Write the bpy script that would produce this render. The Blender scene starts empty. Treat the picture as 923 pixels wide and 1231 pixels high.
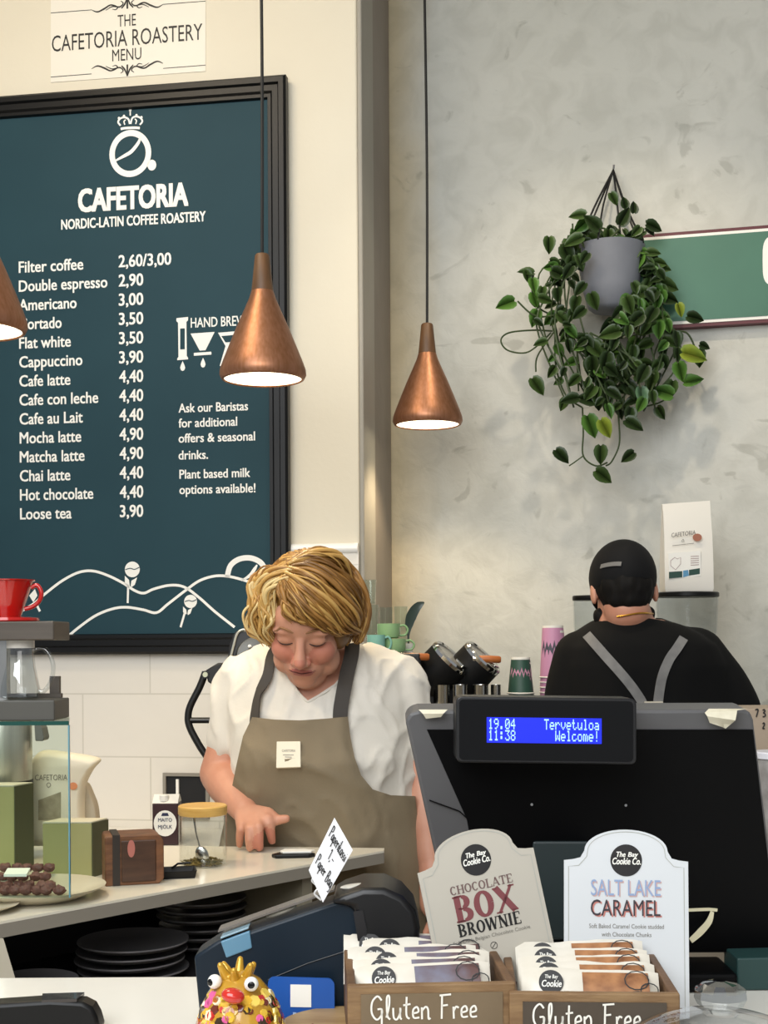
import bpy, bmesh, math, random
from mathutils import Vector, Matrix, noise
from mathutils.bvhtree import BVHTree

V = Vector
R = math.radians
rnd = random.Random(7)
sc = bpy.context.scene
COL = sc.collection

# ------------------------------------------------------------------ camera
F_PX, CX, HY, W_PX = 1600.0, 461.5, 770.0, 923.0
ROLL = 0.006
CAM = V((0, 0, 1.33))
c_r = V((math.cos(ROLL), 0, -math.sin(ROLL)))
c_u = V((math.sin(ROLL), 0, math.cos(ROLL)))
c_f = V((0, 1, 0))
cam_data = bpy.data.cameras.new('camera')
cam_data.sensor_fit = 'HORIZONTAL'
cam_data.sensor_width = 36.0
cam_data.lens = 36.0 * F_PX / W_PX
cam_data.shift_y = (HY - 615.5) / W_PX
cam_data.clip_start = 0.05
cam = bpy.data.objects.new('camera', cam_data)
COL.objects.link(cam)
m = Matrix.Identity(4)
for i in range(3):
    m[i][0], m[i][1], m[i][2], m[i][3] = c_r[i], c_u[i], -c_f[i], CAM[i]
cam.matrix_world = m
sc.camera = cam

# ------------------------------------------------------------------ world, lights, exposure
world = bpy.data.worlds.new('world')
sc.world = world
world.use_nodes = True
bg = world.node_tree.nodes['Background']
bg.inputs[0].default_value = (0.93, 0.96, 1.0, 1)
bg.inputs[1].default_value = 0.34
vs = sc.view_settings
vs.view_transform = 'Standard'
vs.look = 'None'
vs.gamma = 1.0
vs.use_curve_mapping = False
vs.exposure = 0.0


def area(name, loc, target, size, power, color, size_y=None):
    l = bpy.data.lights.new(name, 'AREA')
    l.energy = power
    l.color = color
    l.size = size
    if size_y:
        l.shape = 'RECTANGLE'
        l.size_y = size_y
    o = bpy.data.objects.new(name, l)
    COL.objects.link(o)
    o.location = loc
    o.rotation_euler = (V(target) - V(loc)).to_track_quat('-Z', 'Y').to_euler()
    return o


area('window_daylight', (-0.7, 0.1, 2.7), (0.35, 3.4, 1.2), 1.8, 70, (0.95, 0.98, 1.0), 2.0)
area('street_daylight', (0.6, -2.5, 2.6), (0.2, 3.0, 1.3), 3.0, 26, (1.0, 0.98, 0.95), 2.0)
area('ceiling_light', (-0.9, 2.3, 3.3), (-0.7, 3.0, 1.0), 0.6, 26, (1.0, 0.82, 0.58))

spot = bpy.data.lights.new('ceiling_spot', 'SPOT')
spot.energy = 34
spot.color = (1.0, 0.86, 0.66)
spot.spot_size = R(75)
spot.spot_blend = 0.6
spot.shadow_soft_size = 0.035
so_ = bpy.data.objects.new('ceiling_spot', spot)
COL.objects.link(so_)
so_.location = (0.38, 2.65, 3.25)
so_.rotation_euler = (V((0.7, 3.6, 1.1)) - V((0.38, 2.65, 3.25))).to_track_quat('-Z', 'Y').to_euler()

# ------------------------------------------------------------------ projection helpers


def ray(u, v):
    return c_f + c_r * ((u - CX) / F_PX) - c_u * ((v - HY) / F_PX)


def P(u, v, d):
    return CAM + ray(u, v) * d


def Pz(u, v, z):
    r = ray(u, v)
    return CAM + r * ((z - CAM.z) / r.z)


def Pp(u, v, pt, n):
    r = ray(u, v)
    return CAM + r * ((pt - CAM).dot(n) / r.dot(n))


def pix(p):
    q = p - CAM
    d = q.dot(c_f)
    return CX + F_PX * q.dot(c_r) / d, HY - F_PX * q.dot(c_u) / d


# ------------------------------------------------------------------ materials


def lin(c):
    if isinstance(c, str):
        c = [int(c[i:i + 2], 16) / 255 for i in (0, 2, 4)]
    return tuple((x / 12.92 if x <= 0.04045 else ((x + 0.055) / 1.055) ** 2.4) for x in c) + (1,)


MATS = {}


def mat(name, color, rough=0.5, metal=0.0, color2=None, nscale=8.0, bump=0.0, bscale=None, spec=0.5, emit=None,
        estr=0.0, sss=0.0, sheen=0.0, coat=0.0, stretch=None, detail=4.0, ramp=(0.35, 0.65)):
    if name in MATS:
        return MATS[name]
    mt = bpy.data.materials.new(name)
    mt.use_nodes = True
    nt = mt.node_tree
    b = nt.nodes['Principled BSDF']
    b.inputs['Base Color'].default_value = lin(color)
    b.inputs['Roughness'].default_value = rough
    b.inputs['Metallic'].default_value = metal
    b.inputs['Specular IOR Level'].default_value = spec
    b.inputs['Subsurface Weight'].default_value = sss
    b.inputs['Sheen Weight'].default_value = sheen
    b.inputs['Coat Weight'].default_value = coat
    if sss:
        b.inputs['Subsurface Radius'].default_value = (0.012, 0.005, 0.003)
        b.inputs['Subsurface Scale'].default_value = 1.0
    if emit is not None:
        b.inputs['Emission Color'].default_value = lin(emit)
        b.inputs['Emission Strength'].default_value = estr
    tc = nt.nodes.new('ShaderNodeTexCoord')
    vec = tc.outputs['Object']
    if stretch:
        mp = nt.nodes.new('ShaderNodeMapping')
        mp.inputs['Scale'].default_value = stretch
        nt.links.new(vec, mp.inputs['Vector'])
        vec = mp.outputs['Vector']
    if color2 is not None:
        n = nt.nodes.new('ShaderNodeTexNoise')
        n.inputs['Scale'].default_value = nscale
        n.inputs['Detail'].default_value = detail
        nt.links.new(vec, n.inputs['Vector'])
        r = nt.nodes.new('ShaderNodeValToRGB')
        r.color_ramp.elements[0].position = ramp[0]
        r.color_ramp.elements[1].position = ramp[1]
        r.color_ramp.elements[0].color = lin(color)
        r.color_ramp.elements[1].color = lin(color2)
        nt.links.new(n.outputs['Fac'], r.inputs['Fac'])
        nt.links.new(r.outputs['Color'], b.inputs['Base Color'])
    if bump:
        n2 = nt.nodes.new('ShaderNodeTexNoise')
        n2.inputs['Scale'].default_value = bscale or nscale * 3
        n2.inputs['Detail'].default_value = 5
        nt.links.new(vec, n2.inputs['Vector'])
        bp = nt.nodes.new('ShaderNodeBump')
        bp.inputs['Strength'].default_value = bump
        bp.inputs['Distance'].default_value = 0.01
        nt.links.new(n2.outputs['Fac'], bp.inputs['Height'])
        nt.links.new(bp.outputs['Normal'], b.inputs['Normal'])
    MATS[name] = mt
    return mt


def glass_mat(name, tint, refl=0.12, rough=0.02):
    mt = bpy.data.materials.new(name)
    mt.use_nodes = True
    nt = mt.node_tree
    nt.nodes.remove(nt.nodes['Principled BSDF'])
    out = nt.nodes['Material Output']
    t = nt.nodes.new('ShaderNodeBsdfTransparent')
    t.inputs[0].default_value = lin(tint)
    g = nt.nodes.new('ShaderNodeBsdfGlossy')
    g.inputs['Roughness'].default_value = rough
    fr = nt.nodes.new('ShaderNodeLayerWeight')
    fr.inputs['Blend'].default_value = refl
    mx = nt.nodes.new('ShaderNodeMixShader')
    ge = nt.nodes.new('ShaderNodeNewGeometry')
    sb = nt.nodes.new('ShaderNodeMath')
    sb.operation = 'SUBTRACT'
    sb.inputs[0].default_value = 1.0
    ml = nt.nodes.new('ShaderNodeMath')
    ml.operation = 'MULTIPLY'
    nt.links.new(ge.outputs['Backfacing'], sb.inputs[1])
    nt.links.new(fr.outputs['Fresnel'], ml.inputs[0])
    nt.links.new(sb.outputs[0], ml.inputs[1])
    nt.links.new(ml.outputs[0], mx.inputs[0])
    nt.links.new(t.outputs[0], mx.inputs[1])
    nt.links.new(g.outputs[0], mx.inputs[2])
    nt.links.new(mx.outputs[0], out.inputs[0])
    return mt


def wall_mat(name):
    """trowelled grey plaster with patches and scratches"""
    mt = bpy.data.materials.new(name)
    mt.use_nodes = True
    nt = mt.node_tree
    b = nt.nodes['Principled BSDF']
    b.inputs['Roughness'].default_value = 0.75
    tc = nt.nodes.new('ShaderNodeTexCoord')

    def noi(scale, detail, dist=0.0, st=None):
        n = nt.nodes.new('ShaderNodeTexNoise')
        n.inputs['Scale'].default_value = scale
        n.inputs['Detail'].default_value = detail
        n.inputs['Distortion'].default_value = dist
        if st:
            mp = nt.nodes.new('ShaderNodeMapping')
            mp.inputs['Scale'].default_value = st
            mp.inputs['Rotation'].default_value = (0, 0.5, 0)
            nt.links.new(tc.outputs['Object'], mp.inputs['Vector'])
            nt.links.new(mp.outputs['Vector'], n.inputs['Vector'])
        else:
            nt.links.new(tc.outputs['Object'], n.inputs['Vector'])
        return n

    def ramp(n, p0, c0, p1, c1):
        r = nt.nodes.new('ShaderNodeValToRGB')
        r.color_ramp.elements[0].position = p0
        r.color_ramp.elements[1].position = p1
        r.color_ramp.elements[0].color = c0
        r.color_ramp.elements[1].color = c1
        nt.links.new(n.outputs['Fac'], r.inputs['Fac'])
        return r

    def mixc(kind, fac, a, bb):
        x = nt.nodes.new('ShaderNodeMixRGB')
        x.blend_type = kind
        x.inputs[0].default_value = fac
        nt.links.new(a, x.inputs[1])
        nt.links.new(bb, x.inputs[2])
        return x.outputs[0]
    base = ramp(noi(1.4, 3, 0.4), 0.35, lin('c3c3ba'), 0.65, lin('cfcec5'))
    fine = ramp(noi(12, 10, 0.7), 0.34, (0.86, 0.86, 0.85, 1), 0.56, (1, 1, 1, 1))
    scr = ramp(noi(6, 12, 1.8, (1.0, 1.0, 1.5)), 0.31, (0.66, 0.66, 0.64, 1), 0.37, (1, 1, 1, 1))
    c = mixc('MULTIPLY', 0.8, base.outputs[0], fine.outputs[0])
    c = mixc('MULTIPLY', 0.6, c, scr.outputs[0])
    # yellowish band close to the corner (object x = distance along the wall)
    sep = nt.nodes.new('ShaderNodeSeparateXYZ')
    nt.links.new(tc.outputs['Object'], sep.inputs[0])
    nn = noi(3, 4)
    ad = nt.nodes.new('ShaderNodeMath')
    ad.operation = 'MULTIPLY_ADD'
    nt.links.new(nn.outputs['Fac'], ad.inputs[0])
    ad.inputs[1].default_value = 0.12
    nt.links.new(sep.outputs[0], ad.inputs[2])
    r = nt.nodes.new('ShaderNodeValToRGB')
    r.color_ramp.elements[0].position = 0.08
    r.color_ramp.elements[1].position = 0.2
    r.color_ramp.elements[0].color = (1, 0.84, 0.58, 1)
    r.color_ramp.elements[1].color = (1, 1, 1, 1)
    nt.links.new(ad.outputs[0], r.inputs['Fac'])
    c = mixc('MULTIPLY', 0.8, c, r.outputs[0])
    nt.links.new(c, b.inputs['Base Color'])
    bp = nt.nodes.new('ShaderNodeBump')
    bp.inputs['Strength'].default_value = 0.4
    bp.inputs['Distance'].default_value = 0.01
    nt.links.new(noi(16, 10, 0.6).outputs['Fac'], bp.inputs['Height'])
    nt.links.new(bp.outputs['Normal'], b.inputs['Normal'])
    return mt


def tile_mat(name):
    mt = bpy.data.materials.new(name)
    mt.use_nodes = True
    nt = mt.node_tree
    b = nt.nodes['Principled BSDF']
    b.inputs['Roughness'].default_value = 0.16
    tc = nt.nodes.new('ShaderNodeTexCoord')
    sep = nt.nodes.new('ShaderNodeSeparateXYZ')
    cmb = nt.nodes.new('ShaderNodeCombineXYZ')
    nt.links.new(tc.outputs['Object'], sep.inputs[0])
    nt.links.new(sep.outputs[0], cmb.inputs[0])
    ad = nt.nodes.new('ShaderNodeMath')
    ad.inputs[1].default_value = 0.082
    nt.links.new(sep.outputs[2], ad.inputs[0])
    nt.links.new(ad.outputs[0], cmb.inputs[1])
    br = nt.nodes.new('ShaderNodeTexBrick')
    br.inputs['Scale'].default_value = 1.0
    br.inputs['Brick Width'].default_value = 0.36
    br.inputs['Row Height'].default_value = 0.16
    br.inputs['Mortar Size'].default_value = 0.002
    br.inputs['Color1'].default_value = lin('e6e0d5')
    br.inputs['Color2'].default_value = lin('e2dcd1')
    br.inputs['Mortar'].default_value = lin('d0cabd')
    nt.links.new(cmb.outputs[0], br.inputs['Vector'])
    nt.links.new(br.outputs['Color'], b.inputs['Base Color'])
    n = nt.nodes.new('ShaderNodeTexNoise')
    n.inputs['Scale'].default_value = 14
    n.inputs['Detail'].default_value = 2
    nt.links.new(tc.outputs['Object'], n.inputs['Vector'])
    bp = nt.nodes.new('ShaderNodeBump')
    bp.inputs['Strength'].default_value = 0.25
    bp.inputs['Distance'].default_value = 0.01
    nt.links.new(n.outputs['Fac'], bp.inputs['Height'])
    nt.links.new(bp.outputs['Normal'], b.inputs['Normal'])
    return mt


# ------------------------------------------------------------------ mesh helpers (world coordinates)


def new():
    return bmesh.new()


def hexa(bm, p):
    """8 points: front quad (4, around) then back quad (4, same order)"""
    v = [bm.verts.new(q) for q in p]
    for f in ((0, 1, 2, 3), (7, 6, 5, 4), (0, 4, 5, 1), (1, 5, 6, 2), (2, 6, 7, 3), (3, 7, 4, 0)):
        bm.faces.new([v[i] for i in f])


def box(bm, lo, hi, M=None):
    a, b = V(lo), V(hi)
    pts = [V((a.x, a.y, a.z)), V((b.x, a.y, a.z)), V((b.x, a.y, b.z)), V((a.x, a.y, b.z)),
           V((a.x, b.y, a.z)), V((b.x, b.y, a.z)), V((b.x, b.y, b.z)), V((a.x, b.y, b.z))]
    if M:
        pts = [M @ q for q in pts]
    hexa(bm, pts)


def prism(bm, front, back):
    a = [bm.verts.new(q) for q in front]
    b = [bm.verts.new(q) for q in back]
    n = len(a)
    bm.faces.new(a)
    bm.faces.new(list(reversed(b)))
    for i in range(n):
        j = (i + 1) % n
        bm.faces.new((a[j], a[i], b[i], b[j]))


def pprism(bm, pts, d0, d1):
    """pixel outline at distance d0, with parallel depth d1-d0 along the view axis"""
    f = [P(u, v, d0) for u, v in pts]
    prism(bm, f, [q + c_f * (d1 - d0) for q in f])


def fprism(bm, pts, d0, d1):
    prism(bm, [P(u, v, d0) for u, v in pts], [P(u, v, d1) for u, v in pts])


def basis(n):
    n = n.normalized()
    a = V((0, 0, 1)) if abs(n.z) < 0.95 else V((1, 0, 0))
    x = a.cross(n).normalized()
    return x, n.cross(x).normalized(), n


def ring(bm, c, x, y, seg):
    return [bm.verts.new(c + x * math.cos(2 * math.pi * i / seg) + y * math.sin(2 * math.pi * i / seg))
            for i in range(seg)]


def skin_rings(bm, rings, cap=True):
    n = len(rings[0])
    for a, b in zip(rings, rings[1:]):
        for i in range(n):
            j = (i + 1) % n
            bm.faces.new((a[i], a[j], b[j], b[i]))
    if cap:
        bm.faces.new(list(reversed(rings[0])))
        bm.faces.new(rings[-1])


def tube(bm, pts, r, seg=8, flat=None):
    """r: number or list; flat=(normal, ratio) squashes the section along normal"""
    pts = [V(p) for p in pts]
    n = len(pts)
    rr = r if isinstance(r, (list, tuple)) else [r] * n
    rings = []
    prev = None
    for i, p in enumerate(pts):
        t = (pts[min(i + 1, n - 1)] - pts[max(i - 1, 0)])
        if t.length < 1e-9:
            t = V((0, 0, 1))
        t.normalize()
        if prev is None:
            x, y, _ = basis(t)
        else:
            x = (prev - t * prev.dot(t))
            if x.length < 1e-6:
                x, y, _ = basis(t)
            x.normalize()
            y = t.cross(x)
        prev = x
        rings.append(ring(bm, p, x * rr[i], y * rr[i], seg))
    skin_rings(bm, rings)
    if flat:
        nn, k = flat
        for rg, p in zip(rings, pts):
            for v in rg:
                d = (v.co - p).dot(nn)
                v.co -= nn * d * (1 - k)


def lathe(bm, o, prof, seg=32, axis=V((0, 0, 1)), closed=False, smooth_open=False):
    """prof: list of (radius, height) along axis from o; closed=True joins the last ring to the first"""
    x, y, z = basis(axis)
    rings = []
    for r, h in prof:
        rings.append(ring(bm, o + z * h, x * max(r, 1e-4), y * max(r, 1e-4), seg))
    skin_rings(bm, rings, cap=not closed)
    if closed:
        a, b = rings[-1], rings[0]
        for i in range(seg):
            j = (i + 1) % seg
            bm.faces.new((a[i], a[j], b[j], b[i]))


def shell(outer, t):
    """open vessel profile: outer side bottom to rim, then back down inside (cap closes both bottoms)"""
    inner = [(max(r - t, 1e-3), h) for r, h in reversed(outer)]
    inner[-1] = (inner[-1][0], inner[-1][1] + t)
    return list(outer) + inner


def ellipsoid(bm, c, ax, ay, az, u=20, v=12):
    mm = Matrix((ax, ay, az)).transposed().to_4x4()
    mm.translation = c
    bmesh.ops.create_uvsphere(bm, u_segments=u, v_segments=v, radius=1.0, matrix=mm)


def ball(bm, c, r, u=16, v=10):
    ellipsoid(bm, V(c), V((r, 0, 0)), V((0, r, 0)), V((0, 0, r)), u, v)


def limb(bm, pts, rad, seg=18):
    for p, r in zip(pts, rad):
        ball(bm, p, r, seg, seg // 2)
    for (p, q), (r, s) in zip(zip(pts, pts[1:]), zip(rad, rad[1:])):
        tube(bm, [p, q], [r, s], seg)


def catmull(pts, n=6):
    pts = [V(p) for p in pts]
    out = []
    for i in range(len(pts) - 1):
        p0 = pts[max(i - 1, 0)]
        p1, p2 = pts[i], pts[i + 1]
        p3 = pts[min(i + 2, len(pts) - 1)]
        for k in range(n):
            t = k / n
            out.append(0.5 * ((2 * p1) + (p2 - p0) * t + (2 * p0 - 5 * p1 + 4 * p2 - p3) * t * t
                              + (3 * p1 - p0 - 3 * p2 + p3) * t ** 3))
    out.append(pts[-1].copy())
    return out


def samp(w, i, n):
    if not isinstance(w, list):
        return w
    x = i / max(n - 1, 1) * (len(w) - 1)
    a = min(int(x), len(w) - 2)
    return w[a] + (w[a + 1] - w[a]) * (x - a)


def ribbon(bm, pts, nrm, w, lift=0.0):
    """flat stroke on a surface with normal nrm (vector or list)"""
    n = len(pts)
    prev = None
    for i in range(n):
        t = pts[min(i + 1, n - 1)] - pts[max(i - 1, 0)]
        nn = nrm[i] if isinstance(nrm, list) else nrm
        s = t.cross(nn)
        if s.length < 1e-9:
            continue
        s.normalize()
        ww = samp(w, i, n)
        a = bm.verts.new(pts[i] + s * ww / 2 + nn * lift)
        b = bm.verts.new(pts[i] - s * ww / 2 + nn * lift)
        if prev:
            bm.faces.new((prev[0], prev[1], b, a))
        prev = (a, b)


def disc(bm, c, x, y, seg=24, inner=0.0):
    if inner:
        a = ring(bm, c, x, y, seg)
        b = ring(bm, c, x * inner, y * inner, seg)
        for i in range(seg):
            j = (i + 1) % seg
            bm.faces.new((a[i], a[j], b[j], b[i]))
    else:
        bm.faces.new(ring(bm, c, x, y, seg))


def poly(bm, pts):
    bm.faces.new([bm.verts.new(p) for p in pts])


# text -> mesh ------------------------------------------------------------
_tc = {}


def text_mesh(body, bold):
    k = (body, bold)
    if k not in _tc:
        c = bpy.data.curves.new('txt', 'FONT')
        c.body = body
        c.offset = bold
        c.resolution_u = 3
        o = bpy.data.objects.new('txt', c)
        COL.objects.link(o)
        dg = bpy.context.evaluated_depsgraph_get()
        dg.update()
        me = bpy.data.meshes.new_from_object(o.evaluated_get(dg))
        vs_ = [v.co.copy() for v in me.vertices]
        fs = [list(p.vertices) for p in me.polygons]
        bpy.data.objects.remove(o)
        bpy.data.curves.remove(c)
        bpy.data.meshes.remove(me)
        _tc[k] = (vs_, fs)
    return _tc[k]


CAPH = max(v.y for v in text_mesh('H', 0.0)[0])


def text(bm, body, o, x, y, width, cap, bold=0.012, shear=0.0, lift=V((0, 0, 0))):
    """o: baseline left; x,y unit axes; width and cap height in metres"""
    vs_, fs = text_mesh(body, 0.0)
    x0 = min(v.x for v in vs_)
    x1 = max(v.x for v in vs_)
    sx = width / (x1 - x0)
    sy = cap / CAPH
    bx, by = bold * sx, bold * sy * .6
    nz = x.cross(y).normalized()
    for ci, (ox, oy) in enumerate(((0, 0),) if bold <= 0 else ((-bx, -by), (bx, -by), (-bx, by), (bx, by), (0, 0))):
        vv = [bm.verts.new(o + x * ((v.x - x0) * sx + v.y * sy * shear + ox) + y * (v.y * sy + oy) + lift + nz * ci * .00012) for v in vs_]
        for f in fs:
            bm.faces.new([vv[i] for i in f])


def ptext(bm, body, u0, v0, u1, cap_px, pt, n, bold=0.012, lift=0.0006, shear=0.0):
    """text on the plane (pt, n): baseline starts at pixel u0,v0 and ends at column u1"""
    x = V((0, 0, 1)).cross(n).normalized()
    y = n.cross(x).normalized()
    a = Pp(u0, v0, pt, n)
    b = Pp(u1, v0, pt, n)
    d = (a - CAM).dot(c_f)
    text(bm, body, a + n * lift, x, y, abs((b - a).dot(x)), cap_px * d / F_PX, bold, shear)


# handwriting: single strokes on an em grid ---------------------------------
HAND = {
    'G': (0.75, [[(.62, .82), (.4, 1.0), (.12, .75), (.1, .3), (.35, .02), (.6, .2), (.62, .45), (.4, .45)], [(.62, .45), (.6, -.35), (.4, -.4)]]),
    'l': (0.3, [[(.05, .1), (.2, .6), (.2, 1.0), (.08, .9), (.1, .2), (.25, .02)]]),
    'u': (0.5, [[(.05, .5), (.08, .1), (.25, .02), (.42, .3), (.42, .5), (.42, .1), (.5, .02)]]),
    't': (0.4, [[(.2, .95), (.18, .2), (.35, .03)], [(.02, .6), (.4, .65)]]),
    'e': (0.42, [[(.05, .25), (.35, .32), (.28, .52), (.08, .4), (.1, .08), (.4, .08)]]),
    'n': (0.5, [[(.05, .5), (.06, 0)], [(.06, .35), (.25, .52), (.38, .4), (.4, .02), (.5, .05)]]),
    'F': (0.62, [[(.15, 1.0), (.12, 0)], [(.02, .98), (.62, 1.02)], [(.13, .55), (.45, .58)]]),
    'r': (0.36, [[(.06, .5), (.08, 0)], [(.08, .32), (.2, .5), (.34, .45)]]),
    'P': (0.55, [[(.1, 1.0), (.08, 0)], [(.1, .98), (.42, .95), (.45, .6), (.1, .48)]]),
    'a': (0.48, [[(.4, .45), (.2, .52), (.05, .25), (.18, .02), (.38, .25), (.4, .48), (.4, .08), (.48, .03)]]),
    'p': (0.48, [[(.08, .5), (.06, -.4)], [(.08, .4), (.28, .52), (.4, .3), (.25, .03), (.08, .12)]]),
    'i': (0.2, [[(.1, .5), (.1, .03)], [(.1, .7), (.11, .74)]]),
    'k': (0.42, [[(.06, 1.0), (.06, 0)], [(.36, .5), (.08, .25), (.38, .0)]]),
    's': (0.36, [[(.32, .48), (.1, .46), (.1, .3), (.28, .2), (.26, .04), (.04, .04)]]),
    'B': (0.55, [[(.1, 1.0), (.08, 0), (.4, .08), (.42, .42), (.1, .52), (.38, .62), (.38, .95), (.1, 1.0)]]),
    'g': (0.48, [[(.38, .48), (.18, .52), (.05, .25), (.2, .02), (.38, .25), (.38, .5), (.36, -.3), (.1, -.38)]]),
    '1': (0.3, [[(.05, .8), (.2, 1.0), (.2, 0)]]),
    ',': (0.2, [[(.12, .08), (.05, -.15)]]),
    '-': (0.4, [[(.05, .4), (.38, .4)]]),
    '7': (0.5, [[(.05, .95), (.45, 1.0), (.2, 0)]]),
    '3': (0.5, [[(.08, .9), (.3, 1.0), (.38, .75), (.2, .55), (.42, .4), (.38, .1), (.08, .05)]]),
    '2': (0.5, [[(.08, .8), (.25, 1.0), (.4, .75), (.1, .05), (.45, .05)]]),
    ' ': (0.35, []),
}


def hand_width(s):
    return sum(HAND[c][0] + 0.06 for c in s)


def hand_text(bm, s, o, x, y, n, em, w, sx=1.0):
    cx = 0.0
    for ch in s:
        wd, st = HAND[ch]
        for p in st:
            q = catmull([V((a, b, 0)) for a, b in p], 4)
            ribbon(bm, [o + x * ((cx + t.x) * em * sx) + y * (t.y * em) for t in q], n, w, 0.0005)
        cx += wd + 0.06


# objects -----------------------------------------------------------------


def origin_of(o):
    q = V((0, 0, 0))
    while o:
        q += o.location
        o = o.parent
    return q


def tag(o, label, cat, group=None):
    o['label'] = label
    o['category'] = cat
    if group:
        o['group'] = group
    return o


def thing(name, loc, label, cat, group=None):
    o = bpy.data.objects.new(name, None)
    o.empty_display_size = 0.05
    COL.objects.link(o)
    o.location = loc
    return tag(o, label, cat, group)


def obj(name, bm, mt, parent=None, smooth=40, bevel=0.0, bseg=2, loc=None, recalc=True):
    """world-space bmesh -> ONE mesh object (under parent, or top level with its origin at its base)"""
    if recalc:
        bmesh.ops.recalc_face_normals(bm, faces=bm.faces)
    if parent is not None:
        off = origin_of(parent)
        here = V((0, 0, 0))
    else:
        if loc is None:
            xs = [v.co.x for v in bm.verts]
            ys = [v.co.y for v in bm.verts]
            zs = [v.co.z for v in bm.verts]
            loc = V(((min(xs) + max(xs)) / 2, (min(ys) + max(ys)) / 2, min(zs)))
        off = V(loc)
        here = off
    bmesh.ops.translate(bm, verts=bm.verts, vec=-off)
    me = bpy.data.meshes.new(name)
    bm.to_mesh(me)
    bm.free()
    for q in (mt if isinstance(mt, (list, tuple)) else [mt]):
        me.materials.append(q)
    if smooth:
        for p in me.polygons:
            p.use_smooth = True
        me.set_sharp_from_angle(angle=R(smooth))
    o = bpy.data.objects.new(name, me)
    COL.objects.link(o)
    if parent is not None:
        o.parent = parent
    o.location = here
    if bevel:
        b = o.modifiers.new('bevel', 'BEVEL')
        b.width = bevel
        b.segments = bseg
        b.limit_method = 'ANGLE'
        b.angle_limit = R(35)
    return o


def structure(o):
    o['kind'] = 'structure'
    return o


def dup(root, loc, label=None, rotz=None):
    r = root.copy()
    COL.objects.link(r)
    r.location = loc
    if rotz is not None:
        r.rotation_euler = (0, 0, rotz)
    if label:
        r['label'] = label
    for ch in list(root.children):
        c = ch.copy()
        COL.objects.link(c)
        c.parent = r
        for g in ch.children:
            d = g.copy()
            COL.objects.link(d)
            d.parent = c
    return r


def remesh(bm, voxel, smooth_it=4, factor=0.5):
    me = bpy.data.meshes.new('tmp')
    bmesh.ops.recalc_face_normals(bm, faces=bm.faces)
    bm.to_mesh(me)
    bm.free()
    o = bpy.data.objects.new('tmp', me)
    COL.objects.link(o)
    r = o.modifiers.new('r', 'REMESH')
    r.mode = 'VOXEL'
    r.voxel_size = voxel
    if smooth_it:
        s = o.modifiers.new('s', 'SMOOTH')
        s.iterations = smooth_it
        s.factor = factor
    dg = bpy.context.evaluated_depsgraph_get()
    dg.update()
    res = bpy.data.meshes.new_from_object(o.evaluated_get(dg))
    bpy.data.objects.remove(o)
    bpy.data.meshes.remove(me)
    b = bmesh.new()
    b.from_mesh(res)
    bpy.data.meshes.remove(res)
    return b


def boolean(bm_a, bm_b, op):
    objs = []
    for b in (bm_a, bm_b):
        me = bpy.data.meshes.new('tmp')
        bmesh.ops.recalc_face_normals(b, faces=b.faces)
        b.to_mesh(me)
        o = bpy.data.objects.new('tmp', me)
        COL.objects.link(o)
        objs.append(o)
    md = objs[0].modifiers.new('b', 'BOOLEAN')
    md.operation = op
    md.object = objs[1]
    md.solver = 'EXACT'
    dg = bpy.context.evaluated_depsgraph_get()
    dg.update()
    res = bpy.data.meshes.new_from_object(objs[0].evaluated_get(dg))
    for o in objs:
        me = o.data
        bpy.data.objects.remove(o)
        bpy.data.meshes.remove(me)
    b = bmesh.new()
    b.from_mesh(res)
    bpy.data.meshes.remove(res)
    return b


def drape(bvh, pts, off):
    """pixel points dropped onto a surface along the line of sight"""
    out, nn = [], []
    for u, v in pts:
        r = ray(u, v).normalized()
        h = bvh.ray_cast(CAM, r)
        if h[0] is None:
            continue
        n = h[1] if h[1].dot(r) < 0 else -h[1]
        out.append(h[0] + n * off)
        nn.append(n)
    return out, nn


def band(bm, pts, nrm, w, t):
    """strap with thickness t following pts"""
    rings = []
    n = len(pts)
    for i in range(n):
        tt = (pts[min(i + 1, n - 1)] - pts[max(i - 1, 0)]).normalized()
        nn = (nrm[i] - tt * nrm[i].dot(tt)).normalized()
        s = tt.cross(nn)
        ww = samp(w, i, n)
        rings.append([bm.verts.new(pts[i] + s * a * ww / 2 + nn * b * t / 2) for a, b in ((-1, -1), (1, -1), (1, 1), (-1, 1))])
    skin_rings(bm, rings)

# ------------------------------------------------------------------ room
TH_L, TH_R = R(9.3), R(13.8)
LW_PT = V((-0.0588, 3.3, 0))
LW_X = V((math.cos(TH_L), -math.sin(TH_L), 0))
LW_N = V((-math.sin(TH_L), -math.cos(TH_L), 0))
PIER = 0.49
RW_PT = LW_PT - LW_N * PIER
RW_X = V((math.cos(TH_R), -math.sin(TH_R), 0))
RW_N = V((-math.sin(TH_R), -math.cos(TH_R), 0))
UP = V((0, 0, 1))


def lw(u, v, off=0.0):
    return Pp(u, v, LW_PT + LW_N * off, LW_N)


def rw(u, v, off=0.0):
    return Pp(u, v, RW_PT + RW_N * off, RW_N)


def local(name, bm, mt, loc, rz, bevel=0.0, parent=None):
    bmesh.ops.recalc_face_normals(bm, faces=bm.faces)
    me = bpy.data.meshes.new(name)
    bm.to_mesh(me)
    bm.free()
    me.materials.append(mt)
    o = bpy.data.objects.new(name, me)
    COL.objects.link(o)
    o.location = loc
    o.rotation_euler = (0, 0, rz)
    if bevel:
        b = o.modifiers.new('bevel', 'BEVEL')
        b.width = bevel
        b.segments = 3
    return o


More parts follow.
